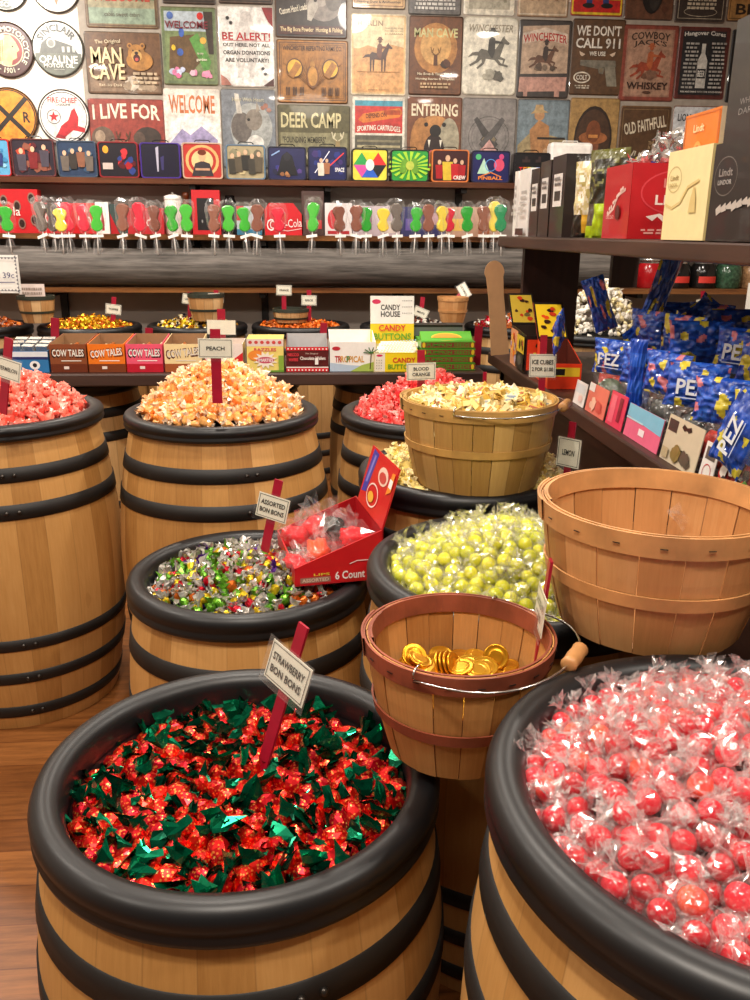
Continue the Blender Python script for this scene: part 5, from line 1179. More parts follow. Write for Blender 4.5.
# ------------------------------------------------------------------ square candies in the tan basket
rg = random.Random(77)
SQ = []
for i, (c1, c2) in enumerate((('E2C878', 'C89A38'), ('ECD8A0', 'C88830'), ('DEBE68', 'B85A30'), ('F4E8C8', 'D0A850'), ('D8B048', 'A85034'), ('E8D8A8', '7A8A9A'))):
    b = bmesh.new(); box(b, -.013, -.010, -.006, .013, .010, .006, c1)
    a = Art(.024, .018); a.rect(.1, .2, .9, .5, c2); a.rect(.2, .6, .7, .75, c2); a.apply(b, panel((0, 0, .0064), (1, 0, 0), (0, 1, 0)))
    for s in (-1, 1):
        v, f = fan(random.Random(900+i*2+s), s*.013, s, .009, .010, 6, .4, .006, .35, 1); vs = [b.verts.new(q) for q in v]; paint(b, [b.faces.new([vs[k] for k in q]) for q in f], c1)
    me = bpy.data.meshes.new('square_candy'); b.to_mesh(me); b.free(); me.materials.append(M['print']); SQ.append(me)
pr = [proto('square_candy', m_, 'small cream square candy in printed waxy paper', 'candy', 'square candies heaped in the tan basket') for m_ in SQ]
zq = lambda x_, y_, r: 1.006+.03*max(0, 1-(r/.19)**2)+.006*noise.noise((x_*20, y_*20, 3))
scatter(pr, heap_points(rg, 170, .160, zq, .0205, .412, 1.99), rg, .7, (.9, 1.15), .006)
stuff_mesh('square_candy_underlayer', SQ, heap_points(rg, 120, .158, lambda a, c, r: zq(a, c, r)-.016, .022, .412, 1.99), rg, ['cream_candy'], 'lower layer of cream square candies in the tan basket', 'candy')

# ------------------------------------------------------------------ red display box on the assorted barrel
def d(a):
    a.rect(0,0,1,1,'CC1620'); a.rect(.12,.42,.46,.66,'A07060'); a.text('ASSORTED',.29,.56,.3,.12,'E8C8B0'); a.text('LIPS',.3,.3,.24,.18,'F0D040'); a.text('6 Count',.82,.34,.3,.26,'F8F0EC'); a.line([(.66,.62),(.74,.72),(.88,.72),(.95,.62)],.002,'F0DCD8')
def dl(a):
    a.rect(0,0,1,1,'C81820'); a.poly([(.04,.2),(.2,.25),(.3,.95),(.1,.98)],'3A3AA0'); a.poly([(.1,.4),(.16,.4),(.24,.9),(.18,.9)],'7A7AD0'); a.ell(.62,.7,.17,.15,'E8C8B8'); a.ell(.62,.68,.12,.09,'C04040'); a.ring(.45,.3,.2,.2,.004,'F0D8D0'); a.ell(.42,.26,.1,.09,'E8B040'); a.poly([(.84,.5),(.97,.6),(.97,.9),(.88,.88)],'F08A30'); a.rect(.86,.64,.96,.78,'F4F0EC')
RB = Matrix.Translation((.035, 1.74, .665)) 
def d(a):
    a.rect(.0,.03,.98,.33,'CC1620'); a.rect(.06,.05,.40,.16,'A07060'); a.text('ASSORTED',.23,.105,.30,.07,'E8C8B0'); a.text('LIPS',.30,.21,.18,.05,'F0D040'); a.text('6 Count',.62,.16,.34,.17,'F8F0EC'); a.line([(.62,.38),(.7,.43),(.84,.43),(.92,.38)],.002,'F0DCD8')
BX0 = Vector((-.055, 1.86, .655))
e = open_box('display_box', 'red cardboard display box marked 6 Count, standing open on the barrel rim', BX0, R_(-80), (.26, .20, .042), ('C81820', 'A8141C'), None, None, .075, cat='display box')
b = bmesh.new(); a = Art(.20, .117); d(a); a.apply(b, panel((.1304, .1, .0585), (0, 1, 0), (0, 0, 1)))
box(b, -.1301, .0, .0, -.13, .001, .001, 'C81820')
body = [c for c in e.children if c.name.startswith('box_body')][0]
me = bpy.data.meshes.new('face'); b.to_mesh(me); b.free(); bb = bmesh.new(); bb.from_mesh(body.data); bb.from_mesh(me); bb.to_mesh(body.data); bb.free()
b = bmesh.new(); box(b, -.115, -.0015, 0, .115, .0015, .14, 'C81820'); a = Art(.23, .14); dl(a); a.apply(b, panel((0, -.0019, .07), (1, 0, 0), (0, 0, 1)))
obj('lid', b, 'print', e, loc=(.015, .198, .117), rot=(-.28, 0, 0))
def candy_pouch(i, col, nm):
    r = random.Random(40+i); t_ = empty('candy_pouch', (0, 0, 0), nm, 'candy bag', 'bagged candies in the red display box')
    v, f = lump(r, 3, .034, .024, .026, .3, 1.3); b = bmesh.new(); vs = [b.verts.new((q[0]*.85, q[1]*.85, q[2]*.8)) for q in v]; [b.faces.new([vs[k] for k in q]) for q in f]; obj('candy', b, col, t_, smooth=True)
    b = bmesh.new(); v, f = lump(r, 2, .042, .032, .032, .45, 2.2); vs = [b.verts.new(q) for q in v]; [b.faces.new([vs[k] for k in q]) for q in f]
    v, f = fan(r, 0, 1, .035, .03, 11, .5, .012, .4, 2); vs = [b.verts.new((q[1], q[2], q[0]+.022)) for q in v]; [b.faces.new([vs[k] for k in q]) for q in f]
    obj('clear_bag', b, 'bag', t_); return t_
M['red_gel'] = candy_mat('red jelly candy', 'E01828', 'F03C40', .12, .2); M['dark_gel'] = simple('dark grey green candy', '303834', .2); M['orange_gel'] = candy_mat('orange red candy', 'E83028', 'F05A38', .15, .2)
for i, (x_, y_, z_, c, nm) in enumerate(((-.03,1.94,.035,'red_gel','clear bag of glossy red candy at the back left of the red display box'), (.02,1.82,.045,'orange_gel','clear bag of orange-red candy in the middle of the red display box'), (.06,1.93,.06,'dark_gel','clear bag of dark grey candy in the red display box'),
        (.105,1.84,.065,'red_gel','clear bag of red candy beside the lid of the red display box'), (-.03,1.80,.025,'red_gel','flat clear bag of red candy at the front of the red display box'), (.02,1.95,.055,'red_gel','clear bag of red candy behind the dark grey one in the display box'))):
    p = candy_pouch(i, c, nm); p.location = (x_, y_, .66+z_); p.rotation_euler = (rg.uniform(-.4, .3), rg.uniform(-.3, .3), rg.random()*6); p.scale = (1.3, 1.3, 1.3 if i != 4 else .7)

# ------------------------------------------------------------------ right hand shelving
e = empty('upper_shelf_board', (.80, 0, 0), 'thick dark wooden shelf at eye level carrying the chocolate boxes', 'shelf')
b = bmesh.new(); box(b, 0, .85, 1.346, .56, 3.63, 1.388); obj('board', b, 'dark_wood', e, bev=.006)
b = bmesh.new(); box(b, .102, 3.57, .90, .335, 3.61, 1.346); obj('upright_panel', b, 'dark_wood_z', e)
b = bmesh.new(); box(b, .45, 3.50, 1.19, .56, 3.53, 1.346); obj('hanging_panel', b, 'dark_wood_z', e)
b = bmesh.new(); box(b, .03, .9, .90, .25, .94, 1.346); obj('upright_panel', b, 'dark_wood_z', e)
e = empty('lower_shelf_board', (.80, 0, 0), 'long dark wooden shelf carrying the blue candy bags', 'shelf')
b = bmesh.new(); box(b, 0, .85, .852, .68, 3.72, .90); obj('board', b, 'dark_wood', e, bev=.006)
b = bmesh.new(); box(b, .03, .85, .80, .05, 3.6, .852); obj('apron', b, 'dark_wood', e)
b = bmesh.new(); box(b, .10, .88, .0, .13, 3.6, .80); obj('shade_backing', b, 'dark_wood', e)
for y in (.9, 3.55):
    for x in (.06, .62): b = bmesh.new(); box(b, x-.03, y-.03, 0, x+.03, y+.03, .852); obj('leg', b, 'dark_wood_z', e)
SZ = 1.389
def ztop(px, py, X=.8): return at_X(px, py, X).z-SZ
lab = lambda a: (a.rect(.18, .38, .82, .78, 'E8E4E0'), a.rect(.28, .45, .72, .57, '3A3634'), lines_of_text(a, .25, .75, .75, .62, 2, '6A6664', 4))
carton('white_box', 'narrow white box at the far end of the upper shelf', 'box', (.81, 3.40, SZ), R_(-90), (.05, .12, .235), 'EFECE8', {'F': lambda a: lines_of_text(a, .2, .8, .3, .8, 5, 'B8B4B0', 3)})
carton('white_box', 'wider white box with faint print beside the dark slim boxes', 'box', (.81, 3.27, SZ), R_(-90), (.15, .09, .235), 'EDEAE6', {'F': lambda a: (lines_of_text(a, .2, .8, .3, .7, 5, 'C0BCB8', 5), a.rect(.1, .02, .9, .12, '3A1410'))}, edge='F4F2EE')
for i, (y, w_, h_) in enumerate(((3.10, .115, .225), (2.97, .125, .24), (2.815, .15, .245))):
    carton('dark_slim_box', ('first dark brown slim box, beside the white box', 'middle dark brown slim box with a barcode label', 'nearest dark brown slim box, beside the gold snack bag')[i], 'box', (.805, y, SZ), R_(-90), (w_, .085, h_), '2C201E', {'F': lab}, edge='221816', group='dark slim boxes on the upper shelf')
def pouch(name, label, loc, yaw, w, h, dp, colf, seed, group=None, mat='tinbox', art=None, cat='snack bag', parent=None, lean=0):
    """pillow bag sealed flat at both ends, crinkled; colf(u, v) gives its printed colour"""
    b = bmesh.new(); nx, nz = 30, 36; rg2 = random.Random(seed); L = clayer(b); g = {}
    for s in (-1, 1):
        for i in range(nx+1):
            for j in range(nz+1):
                u, v = i/nx, j/nz
                if s == 1 and (i in (0, nx) or j in (0, nz)): g[s, i, j] = g[-1, i, j]; continue
                bul = (math.sin(PI*u)**.6)*(math.sin(PI*v)**.55)
                k = .0 if (i in (0, nx) or j in (0, nz)) else 1
                y = s*dp/2*bul*(1+.35*noise.noise((u*5+seed, v*5, s)))+.006*noise.noise((u*9, v*9, seed))*k
                x = (u-.5)*w*(1-.10*math.sin(PI*v)+.03*noise.noise((v*6, seed, 0)))
                g[s, i, j] = b.verts.new((x, y, v*h))
    for s in (-1, 1):
        for i in range(nx):
            for j in range(nz):
                q = [g[s, i, j], g[s, i+1, j], g[s, i+1, j+1], g[s, i, j+1]]
                try: f = b.faces.new(q if s == -1 else q[::-1])
                except ValueError: continue
                c = lin(colf((i+.5)/nx, (j+.5)/nz))
                for lp in f.loops: lp[L] = c
    if art: a = Art(w*.8, h*.8); art(a); a.apply(b, panel((0, -dp*.56, h/2), (1, 0, 0), (0, 0, 1)))
    o = obj(name, b, mat, parent, loc=loc, rot=(lean, 0, yaw))
    if label: tag(o, label, cat, group)
    return o
def cf(u, v):
    if v < .28: return 'E0B030' if .3 < u < .75 and v > .05 else '1C1A18'
    if v > .92: return '1C1A18'
    return ('E8E0C4', 'D8C890', 'F4F0E0', 'B8A868')[int((noise.noise((u*4, v*5, 2))+1)*5) % 4]
pouch('snack_bag', 'silver and gold snack bag with black ends between dark and red boxes', (.86, 2.61, SZ), R_(-50), .15, .235, .06, cf, 3)
def cf(u, v):
    if v < .4: return 'B8D820' if not (u < .3 and v > .15) else '5A5248'
    return ('2A2A20', '3A3A22', '7A7A42', '24241C')[int((noise.noise((u*4, v*5, 8))+1)*5) % 4] if v < .9 else '5A5A24'
pouch('snack_bag', 'black snack bag with lime green bottom beside the red chocolate box', (.845, 2.46, SZ), R_(-60), .14, .235, .06, cf, 9, lean=0)
def dF(a):
    a.rect(0,0,1,1,'B4141E'); a.line([(.2,.34),(.4,.42),(.56,.6),(.8,.66)],.008,'E8C8C0'); 
    for k in range(9): a.ell(.2+k*.07,.36+k*.04+.02*(k%2),.03,.03,'E8D0C8',6)
    a.ell(.62,.36,.09,.1,'5A1410'); a.text('CHOCOLATE',.35,.3,.3,.05,'E8C8C0',False)
def dR(a):
    a.rect(0,0,1,1,'BE1620'); a.ell(.42,.62,.34,.3,'D8404A',30); a.ell(.42,.62,.325,.28,'C01822',30); a.text('LINDT',.42,.52,.42,.13,'F0DCD4'); a.text('Lindor',.42,.74,.3,.12,'D88078'); a.poly([(.14,.3),(.2,.24),(.24,.3),(.3,.22),(.32,.28),(.26,.34)],'F0E0D8'); lines_of_text(a,.1,.5,.06,.14,2,'E8A8A0',4)
carton('chocolate_box', 'glossy red chocolate box with an oval emblem on the upper shelf', 'chocolate box', (.805, 2.265, SZ), R_(-90), (.19, .30, .178), 'BE1620', {'F': dF, 'R': dR})
def d(a):
    a.rect(0,0,1,1,'EBDCA4'); a.ring(.2,.68,.17,.15,.003,'C8B47C'); a.text('Lindt',.2,.7,.2,.06,'B09A60'); a.line([(.05,.4),(.2,.36),(.4,.42),(.55,.58),(.78,.64)],.006,'D8C080'); a.poly([(.62,.3),(.78,.3),(.76,.46),(.7,.6),(.65,.46)],'D8C080'); a.text('LINDOR',.2,.62,.2,.04,'B09A60')
carton('chocolate_box', 'cream chocolate box standing upright beside the red chocolate box', 'chocolate box', (.80, 1.837, SZ), R_(-90), (.21, .035, .182), 'EBDCA4', {'F': d}, edge='E4CF90')
def d(a):
    a.rect(0,0,1,1,'E0781C'); a.frame(.003,'C8641A',.004); a.ell(.45,.62,.16,.16,'F0A050'); a.ell(.45,.62,.1,.13,'D06A18'); a.text('Lindt',.45,.88,.3,.06,'F8D8A8')
carton('chocolate_box', 'orange chocolate box standing behind the cream one', 'chocolate box', (.84, 1.885, SZ), R_(-90), (.17, .035, .258), 'E0781C', {'F': d}, edge='F0D8B8')
def d(a):
    a.rect(0,0,1,1,'1C1818'); a.ring(.12,.66,.1,.2,.002,'6A6460'); a.text('Lindt',.12,.7,.12,.08,'8A8480'); a.text('LINDOR',.12,.6,.12,.05,'A8A4A0')
    for k in range(16): a.poly([(.08+k*.045,.26+.012*k+.02*(k%3)),(.12+k*.045,.3+.012*k),(.11+k*.045,.38+.012*k),(.07+k*.045,.33+.012*k)],'B8B0A8')
    a.line([(.55,.3),(.52,.55)],.003,'8A5A3A')
carton('chocolate_box', 'lower of the two stacked black chocolate boxes', 'chocolate box', (.80, 1.49, SZ), R_(-90), (.46, .24, .178), '1C1818', {'F': d}, edge='2A2422')
def d(a):
    a.rect(0,0,1,1,'1E1A1A'); a.poly([(.2,.62),(.26,.56),(.32,.6),(.38,.5),(.44,.52),(.4,.58),(.34,.64),(.28,.62),(.22,.7)],'C8C4C0'); a.text('WHITE',.18,.32,.14,.05,'8A8684',False); a.text('DARK',.18,.24,.14,.05,'8A8684',False)
carton('chocolate_box', 'upper of the two stacked black chocolate boxes', 'chocolate box', (.815, 1.495, SZ+.179), R_(-90), (.46, .22, .215), '1E1A1A', {'F': d}, edge='3A3634')
# wrapped truffles on the red box
me1 = [cmesh('truffle', [lump(random.Random(60+i), 2, .02, .018, .018, .15)+(0,), fan(random.Random(60+i), .016, 1, .022, .02, 9, .45, .005, .4, 2)+(1,), fan(random.Random(70+i), -.016, -1, .022, .02, 9, .45, .005, .4, 2)+(1,)], [c, 'silver']) for i, c in enumerate(('silver', 'foil_blue' if 'foil_blue' in M else 'silver'))]
M['foil_blue'] = foil('blue foil', '2A6AC8', None, .25, None, .7); me1[1].materials[0] = M['foil_blue']; me1[1].materials[1] = M['foil_blue']
for i, (x, y, z) in enumerate(((.86,2.24,0),(.90,2.20,0),(.94,2.26,0),(.88,2.30,.0),(.90,2.24,.03),(.97,2.21,0),(1.0,2.25,0),(.96,2.22,.03),(.93,2.2,.03),(.94,2.24,.055))):
    k = 1 if i in (5, 7, 6) else 0
    o = bpy.data.objects.new('wrapped_truffle', me1[k]); COL.objects.link(o); o.location = (x, y, SZ+.178+.017+z); o.rotation_euler = rand_rot(rg)
    tag(o, '%s foil wrapped truffle piled on the red chocolate box' % ('bright blue' if k else 'silver'), 'candy', 'foil truffles on the red box')

# lower shelf: display boxes by the far end
b = bmesh.new(); n = 16; pts = [(-.036, 0), (-.032, .2), (-.036, .27)]+[(.042*math.cos(PI-PI*k/n), .285+.042*math.sin(PI-PI*k/n)) for k in range(n+1)]+[(.036, .27), (.034, .2), (.042, 0)]
f0 = [b.verts.new((x, 0, z)) for x, z in pts]; f1 = [b.verts.new((x, .006, z)) for x, z in pts]; b.faces.new(f0); b.faces.new(f1[::-1])
for i in range(len(pts)): b.faces.new((f0[i], f1[i], f1[(i+1) % len(pts)], f0[(i+1) % len(pts)]))
bmesh.ops.recalc_face_normals(b, faces=b.faces)
p = at_Y(501, 325, 3.62)
tag(obj('craft_stick', b, 'craft', None, loc=(p.x, 3.62, .90), rot=(-.06, -.10, 0)), 'giant tan round-topped wooden craft stick standing at the shelf end', 'sign')
bpy.context.scene.objects['craft_stick'].scale = (1, 1, 1.2)
fl = lambda c1, c2, s: (lambda a: (a.rect(0, 0, 1, 1, '1C1614'), a.rect(.06, .06, .94, .94, c1), blobs(a, .08, .92, .08, .92, 9, [c2, 'C83A1C', '3A1C14'], s, .08, .16)))
sA = lambda a: (a.rect(0, 0, .48, 1, 'E8A070'), blobs(a, .02, .46, .05, .95, 14, ['F07828', 'F0B050', 'E85A20', 'C8B0C0'], 4, .05, .09), a.rect(.52, .5, .98, .95, 'E0C030'), blobs(a, .54, .96, .55, .9, 5, ['B03020', '2A1C14'], 5, .04, .07), a.rect(.52, .05, .98, .48, '2A2624'), a.ell(.75, .3, .12, .14, '5A544C'))
open_box('fire_candy_box', 'black display box with orange flame pictures and tilted lid beside the craft stick', (.858, 3.10, .901), R_(-3), (.10, .30, .14), ('1C1614', '3A2C24'), lambda a: (a.rect(.05, .1, .95, .9, 'E8401C'), blobs(a, .1, .9, .1, .9, 5, ['E8C830', '2A1C14'], 2, .1, .16)), sA, .01, .17, fl('C8A838', '6A5A30', 4), cat='candy box', lidtilt=.85)
open_box('fire_candy_box', 'orange-red display box with yellow flame lid behind the ICE CUBES sign', (.862, 2.78, .901), R_(-6), (.11, .26, .085), ('E8401C', '5A2418'), lambda a: (a.rect(0, 0, 1, 1, 'E8401C'), a.rect(.05, .5, .95, .85, 'E8C830'), a.rect(.1, .55, .5, .8, '1C1614')), lambda a: (a.rect(0, 0, 1, 1, 'E8401C'), a.rect(.55, .4, .97, .95, 'E8C830'), a.rect(.6, .5, .75, .85, '1C1614')), .05, .20, fl('F0C828', 'E8501C', 7), cat='candy box', lidtilt=.95)
e = carton('candy_box', 'low red and yellow box on the lower shelf behind the ICE CUBES sign', 'candy box', (.96, 2.62, .901), R_(-20), (.07, .2, .05), 'D82C1C', {'F': lambda a: (a.rect(0, .4, 1, .95, 'E8D038'), a.rect(.1, .5, .5, .85, '1C1614'))})

# blister cards along the front edge
def edge_card(y0, y1, z1, col, label, draw, X=.825, lean=.16, z0=.901):
    w_ = y0-y1; t_ = bmesh.new(); box(t_, -w_/2, 0, 0, w_/2, .002, z1, col); a = Art(w_, z1); draw(a); a.apply(t_, panel((0, -.0004, z1/2), (1, 0, 0), (0, 0, 1)))
    return tag(obj('candy_card', t_, 'print', None, loc=(X, (y0+y1)/2, z0), rot=(-lean, 0, R_(-90))), label, 'card', 'printed cards along the lower shelf edge')
edge_card(2.56,2.46,0.071,'F0E8E4','white and red card at the far end of the lower shelf row',lambda a:(a.rect(.1,.5,.9,.9,'D8DCE0'),blobs(a,.1,.9,.05,.5,5,['D03848','F0C8C0','E8E0DC'],2,.1,.2)))
edge_card(2.44,2.28,0.084,'E87868','coral pink card with a white corner on the lower shelf',lambda a:(a.rect(.0,.72,.3,1,'F0ECE8'),blobs(a,.1,.9,.05,.7,7,['F09888','D85A50','F4C0A8'],3,.08,.16)))
edge_card(2.26,2.14,0.092,'E03A5C','hot pink upright card beside the blue and pink one',lambda a:(a.rect(.1,.1,.4,.9,'F06A80'),a.rect(.6,.2,.8,.9,'8A1830')))
edge_card(2.12,1.90,0.084,'E86A8C','half pale blue, half pink folded card on the lower shelf',lambda a:(a.poly([(0,.62),(0,1),(1,1),(1,.5)],'7CC0DC'),a.rect(.42,.22,.58,.42,'F4E8EC'),a.rect(0,.55,.5,.6,'B8DCE8')))
edge_card(1.88,1.70,0.105,'CFC2A8','beige card with a small black winged shape and dark figures',lambda a:(a.rect(.04,.66,.3,.92,'3A3430'),a.poly([(.42,.84),(.5,.78),(.56,.82),(.62,.78),(.7,.84),(.66,.92),(.56,.87),(.46,.92)],'1C1814'),blobs(a,.2,.9,.02,.55,9,['2C2622','5A5044','8A7440'],3,.08,.14),a.rect(.06,.08,.24,.3,'B8A884')))
edge_card(1.68,1.62,0.088,'E4E0DC','narrow white card with a red oval print',lambda a:(a.rect(.15,.6,.85,.9,'5A5650'),a.ring(.5,.3,.3,.2,.002,'C03848')))
edge_card(1.60,1.47,0.080,'8A3A34','dark multicoloured card crowded with red and green figures',lambda a:blobs(a,.0,1,0,1,22,['3A3434','5A8A3C','B02C2C','D8D0C8','7A2420'],8,.08,.14))
edge_card(1.45,1.27,0.059,'B8C4D4','pale blue price card marked 33 at the near end of the shelf',lambda a:(a.text('33',.5,.45,.24,.5,'20242C'),))

# blue candy bags crowding the shelf
BL = ('1C4CB8', '143E9C', '2C62CC')
def header(u, v, s):
    q = noise.noise((u*4.2+s*3.1, v*3.2+s, s*1.7))
    if q > .34: return 'E0CC40'
    if q < -.42: return 'D87A88'
    return BL[int((noise.noise((u*3, v*4, s*2.2))+1)*5) % 3]
def candy_bag(i, loc, yaw, w, h, lean, label, gel, headcol=None, text=True, seed=0):
    t_ = empty('candy_bag', loc, label, 'candy bag', 'blue candy bags crowding the lower shelf', rot=(lean, 0, yaw))
    pouch('printed_header', None, (0, 0, h*.52), 0, w, h*.48, .045, (lambda u, v: header(u, v, i)) if not headcol else headcol, i, parent=t_, art=(lambda a: (a.text('PEZ', .5, .45, .62, .42, 'E8ECF4'), a.rect(.2, .14, .8, .17, 'C8D4EC'))) if text else None)
    b = bmesh.new(); rr = random.Random(i)
    for k in range(1):
        v, f = lump(rr, 2, w*.30, .018, h*.2, .3, 2); vs = [b.verts.new((q[0], q[1], q[2]+h*.27)) for q in v]; [b.faces.new([vs[m_] for m_ in q]) for q in f]
    obj('contents', b, gel, t_, smooth=True)
    pouch('clear_pouch', None, (0, 0, 0), 0, w*.96, h*.56, .05, lambda u, v: 'FFFFFF', i+50, parent=t_, mat='bag')
    return t_
M['grey_green'] = simple('grey green candy', '5E6A54', .4, var=.5, scale=60); M['pez_red'] = simple('red dispenser', 'B8382C', .35, var=.5, scale=50); M['pez_dark'] = simple('dark candy', '33342E', .4, var=.6, scale=60); M['pez_blue'] = simple('blue dispenser', '2C50A0', .35, var=.4, scale=50)
gels = ['grey_green', 'pez_red', 'pez_dark', 'pez_blue', 'cream_candy']
row = [(.885, 2.40, .19, 0), (.90, 2.22, .19, 3), (.885, 2.05, .2, 2), (.89, 1.88, .2, 2), (.885, 1.72, .19, 1), (.895, 1.57, .185, 3), (.885, 1.43, .18, 4), (.89, 1.3, .18, 1)]
nm = ['farthest', 'second', 'third', 'fourth', 'fifth', 'sixth', 'seventh', 'eighth']
for i, (x, y, h_, g_) in enumerate(row):
    candy_bag(i, (x, y, .901), R_(-58+rg.uniform(-14, 14)), .15, h_+.02, rg.uniform(-.15, .05), 'blue-topped clear candy bag, %s in the front row from the far end' % nm[i], gels[g_], text=i in (0, 3, 5))
for i in range(8):
    candy_bag(20+i, (1.01+rg.uniform(-.02, .02), 2.46-i*.165, .96), R_(-50+rg.uniform(-35, 35)), .16, .23, rg.uniform(-.35, .1), 'blue-topped candy bag, %s in the middle row from the far end' % nm[i], gels[(i*3) % 5], text=i in (3, 6))
for i in range(8):
    candy_bag(40+i, (1.15+rg.uniform(-.02, .03), 2.62-i*.18, 1.0), R_(-40+rg.uniform(-45, 45)), .16, .21, rg.uniform(-.5, .2), 'blue-topped candy bag, %s in the back row from the far end' % nm[i], gels[(i*2+1) % 5], text=False)
# loose and twisted ones
for i, (px, py, Y, h_, ry) in enumerate(((607,330,2.8,.16,-.35),(645,330,2.6,.22,.25),(625,345,2.5,.12,1.0),(556,352,2.55,.11,-.3),(690,345,2.3,.12,1.2),(735,330,2.4,.13,1.1),(662,335,2.5,.13,-1.0))):
    p = at_Y(px, py, Y)
    o = pouch('candy_wrapper', 'twisted blue candy bag sticking up from the pile, %s' % ('left of the tallest one', 'the tallest one', 'lying across the pile in the middle', 'at the far left end', 'lying near the right edge', 'rightmost one', 'leaning against the tallest one')[i], (p.x, p.y, p.z), R_(-20*i), .075, h_+.02, .03, lambda u, v: header(u, v, i+90), i+90, 'twisted blue bags on top of the pile'); o.rotation_euler = (.1, ry, R_(-25+30*i))
p = at_Y(608, 372, 1.9)
# tall slim blue packet, and the near bag lying on its side
o = pouch('candy_packet', 'tall slim bright blue packet standing between the bags', (.865, 2.17, .93), R_(-50), .05, .21, .03, lambda u, v: ('2C62D0', '1E4CB8')[int(v*6) % 2], 7)
def hc(u, v): return 'D8C840' if noise.noise((u*4, v*4, 3)) > .3 else ('2050B8', '1C44A4')[int(u*6) % 2]
t_ = candy_bag(61, (.86, 1.40, .985), R_(-60), .16, .2, 0, 'near blue candy bag lying tipped on its side at the shelf front', 'cream_candy', hc); t_.rotation_euler = (-.3, R_(-70), R_(-60))
def hc2(u, v): return ('B01C50', 'C82C60', '8A1840')[int(u*5+v*6) % 3] if noise.noise((u*4, v*4, 5)) < .3 else 'E0C040'
t_ = candy_bag(62, (.92, 1.34, 1.05), R_(-60), .17, .16, 0, 'magenta-topped candy bag lying over the near blue one', 'cream_candy', hc2, True); t_.rotation_euler = (-.2, R_(-85), R_(-66))
open_box('long_carton', 'long brown carton with a red top edge behind the blue bags', (1.10, 2.05, .901), R_(-90), (1.5, .22, .12), ('8A5A3A', 'A8764E'), lambda a: a.rect(0, .9, 1, 1, 'C0281C'), None, .05, cat='carton')

# bag of pale yellow candies right of the tan basket is the lemon barrel itself
# dark jars on the lowest wall shelf
def jar(px, col, lidc, label, lab=None, r=.085):
    p = at_Y(px, 275, 5.47); t_ = empty('candy_jar', (p.x, 5.50, 1.071), label, 'jar', 'jars on the lowest wall shelf')
    b = bmesh.new(); lathe(b, [(r*.9, 0), (r, .01), (r*1.02, .09), (r*.96, .13), (r*.7, .16), (r*.62, .17)], 32); disc(b, r*.9, 0, 32); obj('jar_body', b, col, t_)
    b = bmesh.new(); lathe(b, [(r*.62, .165), (r*.9, .168), (r*.92, .178), (r*.6, .195), (.0005, .2)], 32); lathe(b, [(r*.75, .15), (r*.8, .165)], 32); obj('lid', b, lidc, t_)
    if lab:
        b = bmesh.new(); rr = r*1.03
        lathe(b, [(rr, .035), (rr, .075)], 12, a0=R_(-130), a1=R_(-50)); obj('paper_label', b, lab, t_)
M['jar_red'] = simple('glossy red jar', 'B01A20', .2); M['jar_black'] = simple('glossy black jar', '1A1818', .15); M['jar_green'] = simple('green glass jar', '3A5A44', .15, var=.4, scale=50); M['jar_tan'] = simple('tan candy jar', 'A8805A', .3, var=.4, scale=50); M['label_red'] = simple('red paper label', 'D8382C', .5)
jar(651, 'jar_red', 'silver', 'glossy red jar with silver lid, leftmost of the jars')
jar(679, 'jar_black', 'silver', 'black jar with red label beside the glossy red jar', 'label_red')
jar(705, 'jar_black', 'silver', 'black jar with red label beside the green glass jar', 'label_red')
jar(730, 'jar_green', 'silver', 'green glass jar between a black jar and the tan jar')
jar(756, 'jar_tan', 'cream_candy', 'tan jar at the right edge of the photo')

# ------------------------------------------------------------------ tins behind the lollipops
Z2 = 1.376
def shelf_box(px0, px1, py0, col, label, draw, dp=.08, Y=5.52, name='tin_box', cat='tin', edge=None):
    a, c = at_Y(px0, 230, Y), at_Y(px1, 230, Y); zt = at_Y((px0+px1)/2, py0, Y).z
    return carton(name, label, cat, ((a.x+c.x)/2, Y, Z2), 0, (c.x-a.x, dp, zt-Z2), col, {'F': draw}, edge=edge)
def d(a):
    a.rect(0,0,1,1,'C01C24')
    for x,y in ((.12,.8),(.36,.74),(.6,.62),(.88,.8),(.28,.3),(.66,.22),(.9,.3),(.1,.4)): a.ell(x,y,.07,.13,'8A6458',14); a.ell(x,y,.05,.09,'2C1814',14)
    a.text('Cola',.45,.5,.4,.2,'F0E4DC',False)
shelf_box(-12,41,189,'C01C24','large red tin printed with dark bottle-cap circles at the left end',d)
shelf_box(41,75,203,'C82028','plain red soda tin behind the grey and yellow lollipops',lambda a:(a.text('Cola',.5,.5,.7,.4,'F0E4DC',False),))
shelf_box(75,96,203,'CC2028','narrow red soda tin behind the red lollipops',lambda a:(a.text('Co',.5,.5,.6,.4,'F0E4DC',False),))
shelf_box(97,110,202,'F0ECE8','white tin printed with a small red soda bottle',lambda a:(a.poly([(.4,.1),(.6,.1),(.62,.4),(.54,.7),(.54,.85),(.46,.85),(.46,.7),(.38,.4)],'A02028'),a.ell(.15,.3,.14,.14,'D03038')))
shelf_box(111,128,204,'3A4A48','dark teal tin left of the crimson lollipops',lambda a:a.poly([(0,0),(.5,0),(0,.7)],'B02028'))
shelf_box(128,164,208,'B82830','low red tin behind the crimson lollipop',lambda a:a.text('Soda',.5,.5,.6,.4,'E8D8D0',False))
p = at_Y(174, 230, 5.56); t_ = empty('white_canister', (p.x, 5.58, Z2), 'white lidded canister on the middle wall shelf', 'canister')
b = bmesh.new(); lathe(b, [(.048, 0), (.05, .005), (.05, .2)], 32); disc(b, .048, 0, 32); obj('canister_body', b, 'white_plastic', t_)
b = bmesh.new(); lathe(b, [(.051, .2), (.053, .203), (.053, .222), (.02, .232), (.006, .234), (.007, .244), (.0005, .246)], 32); obj('lid', b, 'white_plastic', t_)
